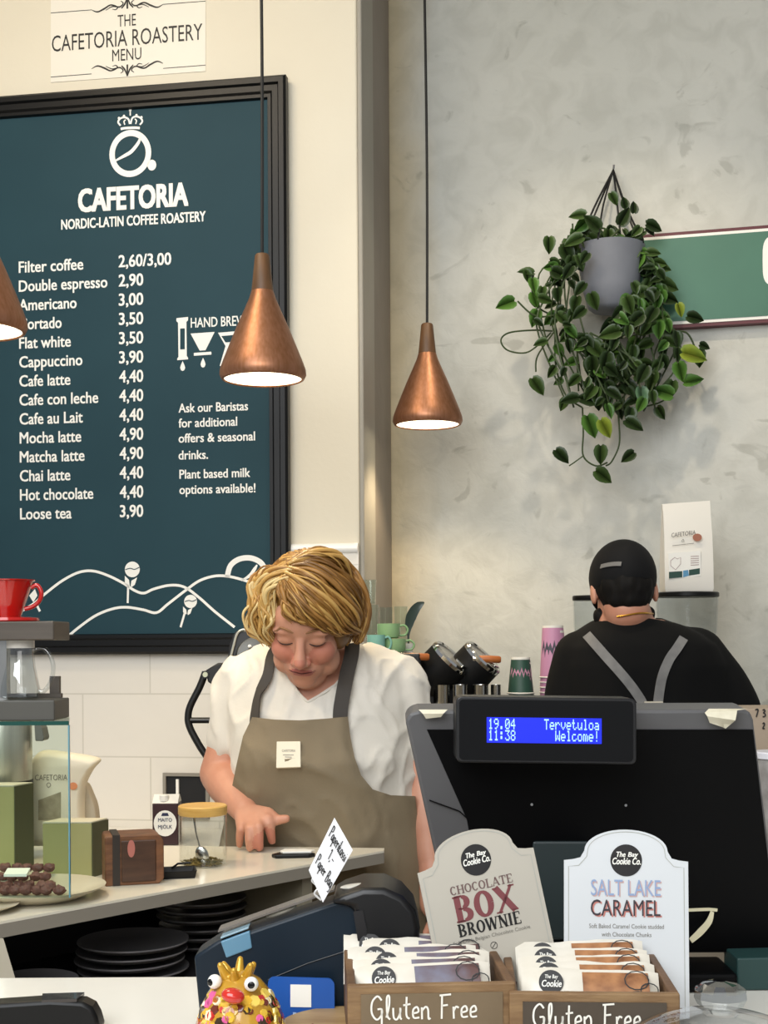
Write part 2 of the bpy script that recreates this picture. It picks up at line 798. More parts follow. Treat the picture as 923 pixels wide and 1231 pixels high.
M_cream = mat('cream_paint', 'dfd7c3', 0.6, color2='dbd2bd', nscale=2.0, bump=0.05, bscale=60)
M_pier = mat('grey_pier_paint', '9c968a', 0.6, color2='a39d91', nscale=4, bump=0.08, bscale=30)
M_pier2 = mat('taupe_pier_paint', '857b70', 0.6, color2='8d8378', nscale=4, bump=0.1, bscale=30)
M_plaster = wall_mat('trowelled_plaster')
M_tile = tile_mat('white_tile')
M_black = mat('black_lacquer', '0a0a0b', 0.4, spec=.3)
M_teal = mat('teal_board', '213e47', 0.6, color2='24424b', nscale=3, spec=.2)
M_white = mat('white_lettering', 'f4f2ea', 0.5)
M_ink = mat('black_ink', '161514', 0.5)
M_paper = mat('paper_white', 'f2efe6', 0.6)

b = new(); box(b, (-3, -3.2, -0.1), (3.4, 5.2, 0))
structure(obj('floor', b, mat('floor_screed', '8d877d', 0.6, color2='9a948a', nscale=3), smooth=0))
b = new(); box(b, (-3, 1.3, 3.3), (3.4, 5.2, 3.4))
structure(obj('ceiling', b, mat('ceiling_paint', 'e6e2d8', 0.7), smooth=0))
b = new(); box(b, (-2.8, 0, 0), (0, PIER - 0.01, 3.3))
structure(local('wall_left', b, M_cream, LW_PT, -TH_L, 0.006))
b = new(); box(b, (-0.3, 0, 0), (3.0, 0.15, 3.3))
structure(local('wall_right', b, M_plaster, RW_PT, -TH_R))
# pier end: a front board and a darker set-back one
b = new(); box(b, (0, 0.0, 0), (0.012, 0.17, 3.3))
structure(local('trim_1', b, M_pier, LW_PT, -TH_L, 0.004))
b = new(); box(b, (0, 0.172, 0), (0.006, PIER - 0.02, 3.3))
structure(local('trim_2', b, M_pier2, LW_PT, -TH_L))
# tiled dado with its rounded cap
TZ = lw(390, 664).z
b = new(); box(b, (-2.8, -0.012, 0), (-0.001, 0, TZ))
structure(local('trim_3', b, M_tile, LW_PT, -TH_L))
s_of = lambda p: (p - LW_PT).dot(LW_X)
b = new()
cap_pts = [LW_PT + LW_X * s + UP * (TZ + 0.008) + LW_N * 0.006 for s in (s_of(lw(350, 400)), -0.002)]
tube(b, cap_pts, 0.014, 14)
structure(obj('trim_4', b, mat('tile_cap', 'efece6', 0.15)))

# ------------------------------------------------------------------ menu board
s_of = lambda p: (p - LW_PT).dot(LW_X)
sR, sL = s_of(lw(346, 400, 0.03)), s_of(lw(-32, 400, 0.03))
zT, zB = lw(346, 90.5, 0.03).z, lw(277, 786, 0.03).z


def lwp(s, z, off):
    return LW_PT + LW_X * s + UP * z + LW_N * off


board = thing('menu_board', lwp((sL + sR) / 2, zB, 0.0), 'large dark teal coffee menu board in a black frame on the cream wall', 'menu board')
b = new()
prof = [(0, 0.013), (0, 0.036), (0.006, 0.042), (0.018, 0.042), (0.022, 0.034), (0.036, 0.034), (0.041, 0.028), (0.049, 0.028), (0.053, 0.014)]
rings = []
for ins, h in prof:
    rings.append([b.verts.new(lwp(s, z, h)) for s, z in
                  ((sL + ins, zB + ins), (sR - ins, zB + ins), (sR - ins, zT - ins), (sL + ins, zT - ins))])
skin_rings(b, rings, cap=False)
obj('frame', b, M_black, board, smooth=20)
b = new()
box_pts = [lwp(s, z, h) for h in (0.018, 0.013) for s, z in
           ((sL + .045, zB + .045), (sR - .045, zB + .045), (sR - .045, zT - .045), (sL + .045, zT - .045))]
hexa(b, box_pts)
panel = obj('panel', b, M_teal, board, smooth=0)
BP = LW_PT + LW_N * 0.0185


def bt(bm, s, u0, v0, u1, cap, bold=0.016):
    ptext(bm, s, u0, v0, u1, cap, BP, LW_N, bold)


b = new()
items = [('Filter coffee', 100), ('Double espresso', 129), ('Americano', 92), ('Cortado', 74), ('Flat white', 85),
         ('Cappuccino', 99), ('Cafe latte', 84.5), ('Cafe con leche', 118), ('Cafe au Lait', 99.5), ('Mocha latte', 97.5),
         ('Matcha latte', 101.5), ('Chai latte', 84.5), ('Hot chocolate', 112), ('Loose tea', 86)]
for i, (s, u1) in enumerate(items):
    bt(b, s, 23 + i * 0.12, 328 + i * 22.8, u1, 13.2, 0.02)
obj('drink_names', b, M_white, panel, smooth=0)
b = new()
prices = ['2,60/3,00', '2,90', '3,00', '3,50', '3,50', '3,90', '4,40', '4,40', '4,40', '4,90', '4,90', '4,40', '4,40', '3,90']
for i, s in enumerate(prices):
    bt(b, s, 143 + i * 0.12, 321.3 + i * 23.1, 205.6 if i == 0 else 172, 14, 0.022)
obj('price_column', b, M_white, panel, smooth=0)
b = new()
for s, u0, v0, u1 in (('Ask our Baristas', 215, 496, 298), ('for additional', 215, 514, 285), ('offers & seasonal', 215, 532.2, 306.5),
                      ('drinks.', 215, 552.5, 250), ('Plant based milk', 216, 575.5, 300.6), ('options available!', 216, 594, 307)):
    bt(b, s, u0, v0, u1, 10.5, 0.02)
obj('side_note_text', b, M_white, panel, smooth=0)
b = new()
bt(b, 'CAFETORIA', 95, 254.5, 225.5, 26, 0.045)
bt(b, 'NORDIC-LATIN COFFEE ROASTERY', 74, 276, 247, 11.5, 0.03)
obj('heading', b, M_white, panel, smooth=0)


def bpx(u, v, off=0.0006):
    return Pp(u, v, BP + LW_N * off, LW_N)


def bline(bm, pts, wpx, n=6):
    q = catmull([bpx(u, v) for u, v in pts], n) if n > 1 else [bpx(u, v) for u, v in pts]
    d = 3.35
    ribbon(bm, q, LW_N, [x * d / F_PX for x in wpx] if isinstance(wpx, list) else wpx * d / F_PX)


def bdot(bm, u, v, rx, ry, inner=0.0, seg=28):
    d = 3.35 / F_PX
    disc(bm, bpx(u, v), LW_X * rx * d, UP * ry * d, seg, inner)


# cup-and-bean emblem with a crown
b = new()
bdot(b, 156.5, 184.5, 26.5, 28.5, 0.74, 40)
bdot(b, 182.5, 198.5, 5.5, 6.5)
bline(b, [(139, 193), (150, 187), (158, 182), (166, 172), (169, 164)], [2, 4, 4.5, 4, 2])
bdot(b, 156.5, 132.5, 1.6, 1.8)
bline(b, [(156.5, 132), (156.5, 139)], 1.6, 1)
bline(b, [(145, 155), (151, 154), (162, 153.6), (168, 154)], 3.0)
bline(b, [(145, 151), (142, 147), (144, 143), (149, 141), (154, 143), (156, 149)], 2.2)
bline(b, [(168, 150), (171, 146), (169, 142), (164, 140), (159, 142), (157, 149)], 2.2)
bline(b, [(150, 150), (149, 146), (151, 144)], 1.5)
bline(b, [(163, 149), (164, 145), (162, 143)], 1.5)
for u, v in ((143, 142), (149, 139.5), (164, 138.5), (170, 141)):
    bdot(b, u, v, 1.5, 1.6)
obj('emblem', b, M_white, panel, smooth=0)

# hand brew pictograms
b = new()
ptext(b, 'HAND BREWS', 229.5, 394, 301, 11.5, BP, LW_N, 0.015)
poly(b, [bpx(*q) for q in ((212, 382.5), (226, 381), (226, 385), (224, 387), (224.5, 428), (226, 430), (226, 432), (213, 433), (213, 431), (214.5, 429), (214, 388), (212, 386))])
poly(b, [bpx(*q) for q in ((229, 401), (258, 399), (247, 421), (240, 421.5))])
bline(b, [(233, 426), (254, 424.5)], 3.5, 1)
poly(b, [bpx(*q) for q in ((262, 400), (286, 398), (279, 414), (288, 438), (264, 440), (271, 416))])
for u, v in ((219.5, 441), (244, 437), (276, 446)):
    poly(b, [bpx(u + a, v + c) for a, c in ((0, -7), (2.2, -2), (3, 1), (2, 4), (0, 5), (-2, 4), (-3, 1), (-2.2, -2))])
obj('brew_pictograms', b, M_white, panel, smooth=0)
b = new()
for u0, v0, u1, v1 in ((216.5, 395, 222, 420),):
    poly(b, [bpx(u0, v0, .0014), bpx(u1, v0 - .3, .0014), bpx(u1, v1 - .3, .0014), bpx(u0, v1, .0014)])
poly(b, [bpx(*q, .0014) for q in ((266, 404), (282, 402.5), (277, 411), (271, 411.5))])
obj('pictogram_print', b, M_teal, panel, smooth=0)

# mountain line drawing with coffee cherries
b = new()
bline(b, [(20, 738), (40, 726), (54, 714), (75, 698), (95, 688), (112, 686.5), (130, 692), (148, 701), (162, 710), (173, 713), (185, 708), (205, 703.5), (222, 706), (240, 719), (258, 735), (282, 754)], 3.2)
bline(b, [(77, 769), (95, 754), (115, 740), (135, 732), (152, 730), (172, 733), (188, 736.5), (202, 726), (224, 709), (240, 698), (258, 692.5), (275, 693), (295, 698), (314, 705)], 3.2)
bline(b, [(273, 694), (277, 680), (288, 672), (302, 671), (314, 677), (319, 688), (317, 699)], 6.5)
bline(b, [(290, 698), (300, 692), (306, 684), (309, 679)], [1.5, 4, 4, 1.5])
for u, v in ((159, 684.5), (229, 723)):
    r = 9.5 if u < 200 else 8
    bdot(b, u, v, r, r)
for u, v, k in ((156, 700, 1), (224.5, 735, .75)):
    poly(b, [bpx(u + a * k, v + c * k) for a, c in ((-6, -8), (-1, -3), (0, 4), (-3, 5), (-6, 1))])
    poly(b, [bpx(u + a * k, v + c * k) for a, c in ((9, -6), (6, 3), (2, 6), (1, 4), (2, -2))])
bline(b, [(154, 705), (153.5, 725)], 2.6, 1)
bline(b, [(222, 737), (217, 754)], 2.6, 1)
poly(b, [bpx(*q) for q in ((35, 716), (42, 708), (45, 716), (40, 724))])
bline(b, [(43, 725), (48, 735)], 3, 1)
obj('mountain_drawing', b, M_white, panel, smooth=0)
b = new()
for u, v, r in ((159, 684, 8.5), (229, 722.5, 7)):
    q = catmull([bpx(u + a * r, v + c * r, .0014) for a, c in ((-1, .1), (-.3, -.1), (.3, .05), (1, -.25))], 5)
    ribbon(b, q, LW_N, 1.0 * 3.35 / F_PX)
obj('cherry_line_print', b, M_teal, panel, smooth=0)

# ------------------------------------------------------------------ paper heading above the board
PP = LW_PT + LW_N * 0.002
sheet = thing('heading_sheet', Pp(154, 93, PP, LW_N), 'white printed menu heading sheet stuck on the wall above the board', 'paper sign')
b = new()
f = [Pp(u, v, PP, LW_N) for u, v in ((61, 99), (247, 85.5), (247, -20), (61, -7))]
prism(b, f, [q - LW_N * 0.0018 for q in f])
obj('sheet', b, mat('sheet_paper', 'e8e2d4', 0.5), sheet, smooth=0)
b = new()
for s, u0, v0, u1, cap, bo in (('THE', 141.5, 32.4, 163.5, 14, 0), ('CAFETORIA ROASTERY', 62.5, 62.4, 243.5, 19, 0), ('MENU', 135, 74, 170, 14, 0)):
    ptext(b, s, u0, v0, u1, cap, PP, LW_N, bo)


def sline(pts, w):
    ribbon(b, catmull([Pp(u, v, PP + LW_N * .0006, LW_N) for u, v in pts], 5), LW_N, [x * 3.35 / F_PX for x in w] if isinstance(w, list) else w * 3.35 / F_PX)


for dv, sgn in ((5.5, 1), (82.5, -1)):
    k = -0.077
    L = lambda u: dv + (u - 153) * k
    sline([(61, L(61) + 3), (110, L(110) + 3)], 0.8)
    sline([(196, L(196) + 3), (247, L(247) + 3)], 0.8)
    for d in (1, -1):
        X = lambda a: 153 + d * a
        Y = lambda a, c: L(X(a)) + c * sgn
        sline([(X(43), Y(43, 3)), (X(36), Y(36, 6)), (X(28), Y(28, 3)), (X(20), Y(20, -1)), (X(12), Y(12, 2)), (X(14), Y(14, 5)), (X(18), Y(18, 4))], [.6, 1.8, 2.2, 1.8, 1.6, 1.2, .6])
        sline([(X(26), Y(26, 5)), (X(18), Y(18, 1)), (X(9), Y(9, 2)), (X(5), Y(5, -2)), (X(8), Y(8, -5))], [.6, 1.4, 1.8, 1.4, .8])
        sline([(X(7), Y(7, 4)), (X(3), Y(3, -1)), (X(0.5), Y(0, -8))], [1.4, 2.2, .8])
    sline([(153, L(153) - 9 * sgn), (153, L(153) + 5 * sgn)], 2.2)
obj('print', b, M_ink, sheet, smooth=0)

# ------------------------------------------------------------------ green wall sign on the right
GP = RW_PT + RW_N * 0.03
zt, zb = Pp(923, 270.5, GP, RW_N).z, Pp(923, 387.5, GP, RW_N).z
rs = lambda u: (Pp(u, 330, GP, RW_N) - RW_PT).dot(RW_X)
g0, g1 = rs(748), rs(1075)


def rwp(s, z, off):
    return RW_PT + RW_X * s + UP * z + RW_N * off


gs = thing('wall_sign', rwp((g0 + g1) / 2, zb, 0), 'long green sign with white and dark red edging behind the hanging plant', 'sign')


def slab(bm, s0, s1, z0, z1, o0, o1):
    q = [rwp(s, z, o) for o in (o1, o0) for s, z in ((s0, z0), (s1, z0), (s1, z1), (s0, z1))]
    hexa(bm, q)


b = new(); slab(b, g0, g1, zb, zt, 0, 0.03)
obj('red_edge', b, mat('dark_red_edge', '5a1820', 0.5), gs, smooth=0)
e = 0.009
b = new(); slab(b, g0, g1, zb + e, zt - e, 0.03, 0.032)
obj('white_line', b, M_paper, gs, smooth=0)
b = new(); slab(b, g0, g1, zb + 0.017, zt - 0.017, 0.032, 0.034)
obj('green_face', b, mat('sign_green', '40725c', 0.5, color2='3a6a55', nscale=4), gs, smooth=0)
b = new()
GQ = RW_PT + RW_N * 0.0345
q0 = Pp(916.5, 314, GQ, RW_N)
s0 = (q0 - RW_PT).dot(RW_X)
zc = q0.z
pts = []
for a in range(0, 360, 10):
    c_, s_ = math.cos(R(a)), math.sin(R(a))
    sgx, sgz = (1 if c_ > 0 else -1), (1 if s_ > 0 else -1)
    pts.append((s0 + 0.055 + 0.055 * sgx * abs(c_) ** 0.5, zc + 0.068 * sgz * abs(s_) ** 0.5))
poly(b, [rwp(s, z, 0.0346) for s, z in pts])
let = obj('letter_shape', b, M_white, gs, smooth=0)

# ------------------------------------------------------------------ pendant lamps
M_copper = mat('brushed_copper', 'a8765a', 0.42, 0.8, color2='986848', nscale=6, stretch=(30, 30, 1))
M_walnut = mat('lamp_wood', '6b4a2c', 0.5, color2='553a22', nscale=10, stretch=(6, 6, 1))
M_glow = mat('lamp_glow', 'ffffff', 0.5, emit='fff0cc', estr=4.5)
M_cord = mat('black_cord', '0b0b0b', 0.6)
M_inner = mat('lamp_inner_white', 'f0eadc', 0.5)


def lamp(u, v, d, label):
    o = P(u, v, d)
    s = 0.179 / 104
    t = thing('pendant_lamp', o, label, 'pendant lamp', 'copper pendant lamps over the counter')
    b = new()
    outer = [(47, 0), (49.5, 1), (52, 6), (51.5, 12), (48, 22), (40, 42), (30.5, 65), (22, 84), (16, 98), (13.2, 107)]
    pr = [(r * s, h * s) for r, h in outer] + [((r - 2.5) * s, h * s) for r, h in reversed(outer[2:])] + [(46 * s, 1.5 * s)]
    lathe(b, o, pr, 48, closed=True)
    sh = obj('lamp_shade', b, M_copper, t)
    b = new(); lathe(b, o, [(46.5 * s, 2.2 * s), (46.5 * s, 5 * s)], 40)
    obj('diffuser', b, M_glow, t)
    b = new(); lathe(b, o, [(13.4 * s, 106.5 * s), (12.6 * s, 112 * s), (8.9 * s, 149 * s), (7.5 * s, 151 * s)], 24)
    obj('wooden_neck', b, M_walnut, t)
    b = new()
    z1 = 3.3
    cp = [o + V((0, 0, 150 * s)), o + V((0.002, 0, 0.7)), o + V((-0.003, 0, 1.3)), V((o.x, o.y, z1))]
    tube(b, catmull(cp, 6), 0.0034, 8)
    obj('cord', b, M_cord, t)
    l = bpy.data.lights.new('bulb', 'SPOT')
    l.energy = 9
    l.color = (1.0, 0.8, 0.52)
    l.spot_size = R(125)
    l.spot_blend = 0.5
    l.shadow_soft_size = 0.05
    lo = bpy.data.objects.new('bulb', l)
    COL.objects.link(lo)
    lo.location = o - V((0, 0, 0.012))


lamp(316, 457, 2.75, 'copper pendant lamp with wooden neck hanging in front of the menu board edge')
lamp(514, 511.5, 3.4, 'copper pendant lamp hanging alone in front of the grey plaster wall')
lamp(-29, 399, 2.36, 'copper pendant lamp cut off by the picture edge before the drinks list')

# ------------------------------------------------------------------ hanging plant
PD = (rw(735, 330) - CAM).y - 0.12
pot_o = P(734, 374, PD)
plant = thing('hanging_plant', pot_o, 'trailing green plant in a grey pot hung by black cords on the plaster wall', 'hanging plant')
k = PD / F_PX
b = new()
lathe(b, pot_o, shell([(22 * k, 0), (27 * k, 4 * k), (34 * k, 28 * k), (38 * k, 55 * k), (40.5 * k, 74 * k), (41 * k, 77 * k)], 0.004), 40)
obj('pot', b, mat('grey_pot', '70737b', 0.6, color2='7d8088', nscale=6), plant)
b = new(); lathe(b, pot_o, [(36 * k, 60 * k), (36 * k, 64 * k)], 24)
obj('soil', b, mat('soil', '2a2018', 0.9), plant)
hook = rw(736, 207, 0.02)
b = new()
tube(b, [rw(736, 207, 0.0), hook, hook + V((0, -0.02, 0.004)), hook + V((0, -0.024, 0.012))], 0.003, 8)
obj('hook', b, mat('steel', 'b9b9b9', 0.3, 1.0), plant)
b = new()
rim = pot_o + UP * 76 * k
for a in (15, 60, 150, 195, 240, 330):
    q = rim + V((math.cos(R(a)), math.sin(R(a)), 0)) * 41 * k
    mid = hook.lerp(q, 0.5) + V((rnd.uniform(-1, 1), rnd.uniform(-1, 1), 0)) * 0.006
    tube(b, catmull([hook + V((0, -0.015, 0)), mid, q], 4), 0.0028, 6)
obj('hanging_cord', b, M_cord, plant)

leaf_b, vine_b = new(), new()


def leaf(bm, base, direction, nrm, L, mi):
    t = direction.normalized()
    s = t.cross(nrm).normalized()
    n = s.cross(t)
    W = L * 0.4
    out = [(0, .0), (.3, -.1), (.75, .0), (1.0, .25), (.92, .48), (.6, .75), (.22, .93), (0, 1.03)]
    mids = [0, .02, .12, .3, .5, .75, .93, 1.03]
    mid = [bm.verts.new(base + t * L * m_ - n * L * 0.18 * m_ * m_) for m_ in mids]
    for sg in (1, -1):
        prev = None
        for i, (w, h) in enumerate(out):
            if w == 0:
                c = mid[i]
            else:
                c = bm.verts.new(base + t * L * h + s * sg * W * w + n * L * (0.10 * w - 0.18 * h * h))
            if prev is not None:
                fs = [prev, c, mid[i], mid[i - 1]]
                u_ = []
                for x in fs:
                    if x not in u_:
                        u_.append(x)
                if len(u_) >= 3:
                    f_ = bm.faces.new(u_)
                    f_.material_index = mi
            prev = c


def in_wall(p):
    return (p - RW_PT).dot(RW_N) < 0.012


def safe(p):
    g = (p - RW_PT).dot(RW_N)
    if g < 0.05:
        p = p + RW_N * (0.05 - g)
    return p


def put_leaf(u, v, dd, ang, L=22, mi=None, tilt=0.5):
    """ang: image angle the tip points to (0 right, 90 up)"""
    p = safe(P(u, v, PD + dd))
    t = V((math.cos(R(ang)), rnd.uniform(-.3, .15), math.sin(R(ang))))
    n = V((rnd.uniform(-tilt, tilt), -1, rnd.uniform(-.2, tilt + .3)))
    leaf(leaf_b, p, t, n, L * .9 * k, rnd.choice((0, 0, 1, 1, 2)) if mi is None else mi)


def vine(pts, dd0, dd1, leaves=1.0, L=21, r=1.1):
    n = len(pts)
    q = catmull([safe(P(u, v, PD + dd0 + (dd1 - dd0) * i / (n - 1))) for i, (u, v) in enumerate(pts)], 7)
    tube(vine_b, q, r * k, 6)
    i = 3
    while i < len(q):
        if rnd.random() < leaves:
            u, v = pix(q[i])
            d = q[i].y - PD
            put_leaf(u + rnd.uniform(-5, 5), v + rnd.uniform(-4, 4), d - rnd.uniform(0, .03), rnd.choice((-90, -60, -120, -30, -150, 200, -20)) + rnd.uniform(-30, 30), L * rnd.uniform(.55, 1.15))
        i += rnd.choice((3, 4, 5))


for i in range(13):     # crown of the plant over the rim
    u = 700 + rnd.uniform(-8, 74)
    vine([(734 + rnd.uniform(-25, 25), 304), (u, 284 + rnd.uniform(-12, 10)), (u + rnd.uniform(-26, 14), 262 + rnd.uniform(-4, 40))], 0, rnd.uniform(-.06, .05), 1.0, 24)
for i in range(12):     # bundle falling on the left of the pot
    u = 660 + rnd.uniform(-14, 36)
    vine([(705, 303), (692 + rnd.uniform(-14, 4), 306), (u, 345 + rnd.uniform(-20, 20)), (u + rnd.uniform(-12, 22), 400 + rnd.uniform(-20, 30)), (u + rnd.uniform(10, 50), 455 + rnd.uniform(-10, 35))], 0, rnd.uniform(-.05, .06), 0.62, 20)
for i in range(16):     # mass under and right of the pot
    u = 722 + rnd.uniform(0, 96)
    vine([(755, 303), (776 + rnd.uniform(0, 8), 310), (786 + rnd.uniform(-8, 8), 350), (u + 4, 395 + rnd.uniform(-15, 15)), (u + rnd.uniform(-20, 16), 440 + rnd.uniform(-20, 20)), (u + rnd.uniform(-36, 4), 478 + rnd.uniform(-15, 18))], -.02, rnd.uniform(-.06, .05), 0.85, 24)
for i in range(9):
    u = 690 + rnd.uniform(0, 90)
    vine([(690 + rnd.uniform(0, 20), 400), (u, 430 + rnd.uniform(-10, 10)), (u + rnd.uniform(-10, 25), 470 + rnd.uniform(-10, 15))], -.06, rnd.uniform(-.09, .0), 0.9, 24)
for i in range(5):
    vine([(760, 380), (745 + rnd.uniform(-25, 40), 405), (730 + rnd.uniform(-30, 60), 450)], -.09, -.1, 0.8, 24)
# loose single runners
vine([(680, 385), (650, 372), (640, 355), (641, 330)], .02, .0, .6)
vine([(664, 398), (640, 397), (612, 400), (602, 409), (610, 421), (632, 424), (650, 412), (662, 400)], .02, .03, 0)
vine([(690, 370), (660, 380), (640, 378), (622, 362)], .0, -.02, 0)
vine([(700, 490), (701, 520), (701, 548), (716, 560), (730, 556)], .0, -.01, 0)
vine([(741, 480), (744, 510), (744, 535), (735, 555), (728, 560)], -.01, -.02, 0)
vine([(665, 400), (646, 428), (644, 447)], .02, .02, 0)
vine([(667, 400), (668, 440), (680, 475), (700, 490)], .0, .0, .3)
vine([(760, 492), (790, 485), (802, 478)], -.02, .0, 0)
vine([(800, 400), (825, 400), (838, 425)], -.02, .0, .3)
vine([(701, 548), (690, 556), (684, 560)], 0, 0, 0, r=.9)
for u, v, a, L, mi in ((618, 362, 200, 26, 2), (640, 455, -55, 26, 1), (668, 541, -45, 24, 0), (716, 566, -35, 26, 1), (762, 544, 215, 20, 0),
                       (722, 536, -90, 24, 1), (706, 500, -70, 30, 2), (722, 505, -60, 26, 3), (758, 490, -95, 24, 0), (752, 505, -30, 26, 0),
                       (770, 466, -80, 24, 4), (820, 424, -12, 34, 3), (841, 414, -20, 15, 0), (808, 475, 160, 28, 2), (822, 460, 15, 26, 2),
                       (695, 478, 190, 24, 0), (826, 380, -15, 22, 0), (815, 365, -70, 18, 3), (660, 285, -90, 22, 1), (632, 325, -70, 18, 1),
                       (640, 335, -80, 20, 2), (704, 258, 180, 22, 1), (734, 232, -60, 18, 1), (752, 250, 100, 16, 0), (762, 256, 90, 16, 0),
                       (690, 300, 230, 24, 1), (672, 320, 250, 24, 2), (700, 285, 200, 26, 1), (745, 270, 60, 24, 0), (720, 275, 140, 26, 0),
                       (640, 352, -70, 20, 2), (652, 345, -100, 18, 1)):
    put_leaf(u, v, rnd.uniform(-.09, -.04) if 690 < u < 830 else -.02, a, L, mi, 0.25)
for _ in range(22):
    put_leaf(rnd.uniform(738, 792), rnd.uniform(338, 392), rnd.uniform(-.125, -.1), rnd.uniform(-150, -30), rnd.uniform(16, 24), None, .4)
for _ in range(8):
    put_leaf(rnd.uniform(685, 712), rnd.uniform(300, 372), rnd.uniform(-.12, -.09), rnd.uniform(-150, -60), rnd.uniform(16, 24), None, .4)
greens = [mat('leaf_deep', '2b3f1a', 0.42, color2='1e3012', nscale=20), mat('leaf_mid', '425a2a', 0.4, color2='33481f', nscale=20),
          mat('leaf_bright', '547c31', 0.4, color2='42682a', nscale=20), mat('leaf_yellow', '8a9832', 0.4, color2='6f8a2e', nscale=20),
          mat('leaf_pale', '7fa080', 0.4, color2='688c66', nscale=20)]
obj('foliage', leaf_b, greens, plant, smooth=180, recalc=False)
obj('vine', vine_b, mat('vine_stem', '3a4a26', 0.6), plant)

# ------------------------------------------------------------------ customer counter (foreground)
CT = 0.93
M_counter = mat('white_counter', 'f1ede3', 0.12, color2='ebe6da', nscale=1.5)
cc = thing('customer_counter', V((0, 1.2, 0)), 'glossy white customer counter along the bottom of the photo', 'counter')
b = new(); box(b, (-1.1, 0.85, CT - 0.035), (1.25, 1.592, CT))
obj('worktop', b, M_counter, cc, smooth=0, bevel=0.004)
b = new(); box(b, (-1.08, 0.9, 0.0), (1.23, 1.57, CT - 0.036))
obj('cabinet', b, M_cream, cc, smooth=0)

# ------------------------------------------------------------------ diagonal work counter
M_top = mat('cream_worktop', 'e9e2d0', 0.2, color2='e2dac6', nscale=2)
M_edge = mat('grey_worktop_edge', '8f887c', 0.4)
M_dark = mat('dark_cabinet', '17161a', 0.6)
M_end = mat('grey_cabinet_panel', '8d8674', 0.5)
wc = thing('work_counter', V((-0.4, 2.4, 0)), 'cream topped work counter with a grey edge and an open dark shelf below', 'counter')
tp = [Pz(u, v, CT) for u, v in ((-150, 1135.5), (461.5, 1022.5), (462, 1019.5), (330, 1018), (-150, 1014))]
b = new(); prism(b, [q + UP * 0 for q in tp], [q - UP * 0.004 for q in tp])
obj('worktop', b, M_top, wc, smooth=0)
b = new(); prism(b, [q - UP * 0.0042 for q in tp], [q - UP * 0.024 for q in tp])
obj('worktop_edge', b, M_edge, wc, smooth=0)
A = Pz(-150, 1135.5, CT); B = Pz(461.5, 1022.5, CT)
A.z = B.z = 0
ed = (B - A).normalized()
back = V((-ed.y, ed.x, 0))


def wcp(t, inn, z):
    """t metres from the right end along the front edge, inn metres into the cabinet"""
    return V((B.x, B.y, 0)) - ed * t + back * inn + UP * z


def wbox(bm, t0, t1, i0, i1, z0, z1):
    hexa(bm, [wcp(t0, i0, z0), wcp(t1, i0, z0), wcp(t1, i0, z1), wcp(t0, i0, z1), wcp(t0, i1, z0), wcp(t1, i1, z0), wcp(t1, i1, z1), wcp(t0, i1, z1)])


ZU = CT - 0.0245
SH = 0.765
b = new(); wbox(b, 0.175, 0.20, 0.02, 0.36, 0, ZU)
obj('end_panel', b, M_end, wc, smooth=0)
b = new(); wbox(b, 0.205, 1.0, 0.36, 0.38, 0, ZU)
obj('back_panel', b, M_dark, wc, smooth=0)
b = new(); wbox(b, 0.205, 0.94, 0.03, 0.355, SH - 0.02, SH)
obj('shelf', b, M_dark, wc, smooth=0)
b = new(); wbox(b, 0.205, 0.94, 0.03, 0.05, 0.0, SH - 0.022)
obj('lower_front', b, M_dark, wc, smooth=0)
b = new()
f = [Pp(u, v, wcp(0, 0.0, 0), -back) for u, v in ((-120, 1126), (4, 1107 + 21), (21, 1185), (40, 1250), (-120, 1250))]
prism(b, f, [q + back * 0.03 for q in f])
obj('side_panel', b, M_cream, wc, smooth=0)

# plates on the shelf
M_plate = mat('dark_plate', '6a686a', 0.3)


def plate(loc, r):
    b = new()
    lathe(b, loc, [(0.55 * r, 0), (0.6 * r, 0.002), (0.9 * r, 0.006), (r, 0.012), (r * 0.995, 0.0145), (0.9 * r, 0.0095), (0.58 * r, 0.006)], 40)
    return obj('plate', b, M_plate, loc=loc)


def stack(u, v_bot, d, n, r, gap, what, group):
    base = P(u, v_bot, d)
    base.z = SH + .0004
    for i in range(n):
        p = plate(base + V((rnd.uniform(-.004, .004), rnd.uniform(-.003, .003), i * gap)), r * rnd.uniform(0.97, 1.0))
        order = 'lowest' if i == 0 else ('topmost' if i == n - 1 else ('second lowest' if i == 1 else ('third from the bottom' if i == 2 else 'fourth from the bottom')))
        tag(p, 'dark plate, %s of the %s' % (order, what), 'plate', group)


stack(158, 1160, 2.26, 4, 0.095, 0.0155, 'stack beside the blue black terminal', 'plates in the middle stack')
stack(243, 1150, 2.47, 6, 0.085, 0.0155, 'tall stack under the jar', 'plates in the tall stack')
stack(36, 1160, 2.07, 3, 0.075, 0.013, 'low stack by the cream side panel', 'plates in the low stack')

# ------------------------------------------------------------------ counter along the tiled wall
b = new(); box(b, (-2.6, -0.36, 0), (-0.02, -0.013, 0.86))
wb = local('wall_counter', b, mat('wall_counter_white', 'e6e2d8', 0.3), LW_PT, -TH_L, 0.004)
tag(wb, 'white rear counter running along the foot of the tiled wall', 'counter')

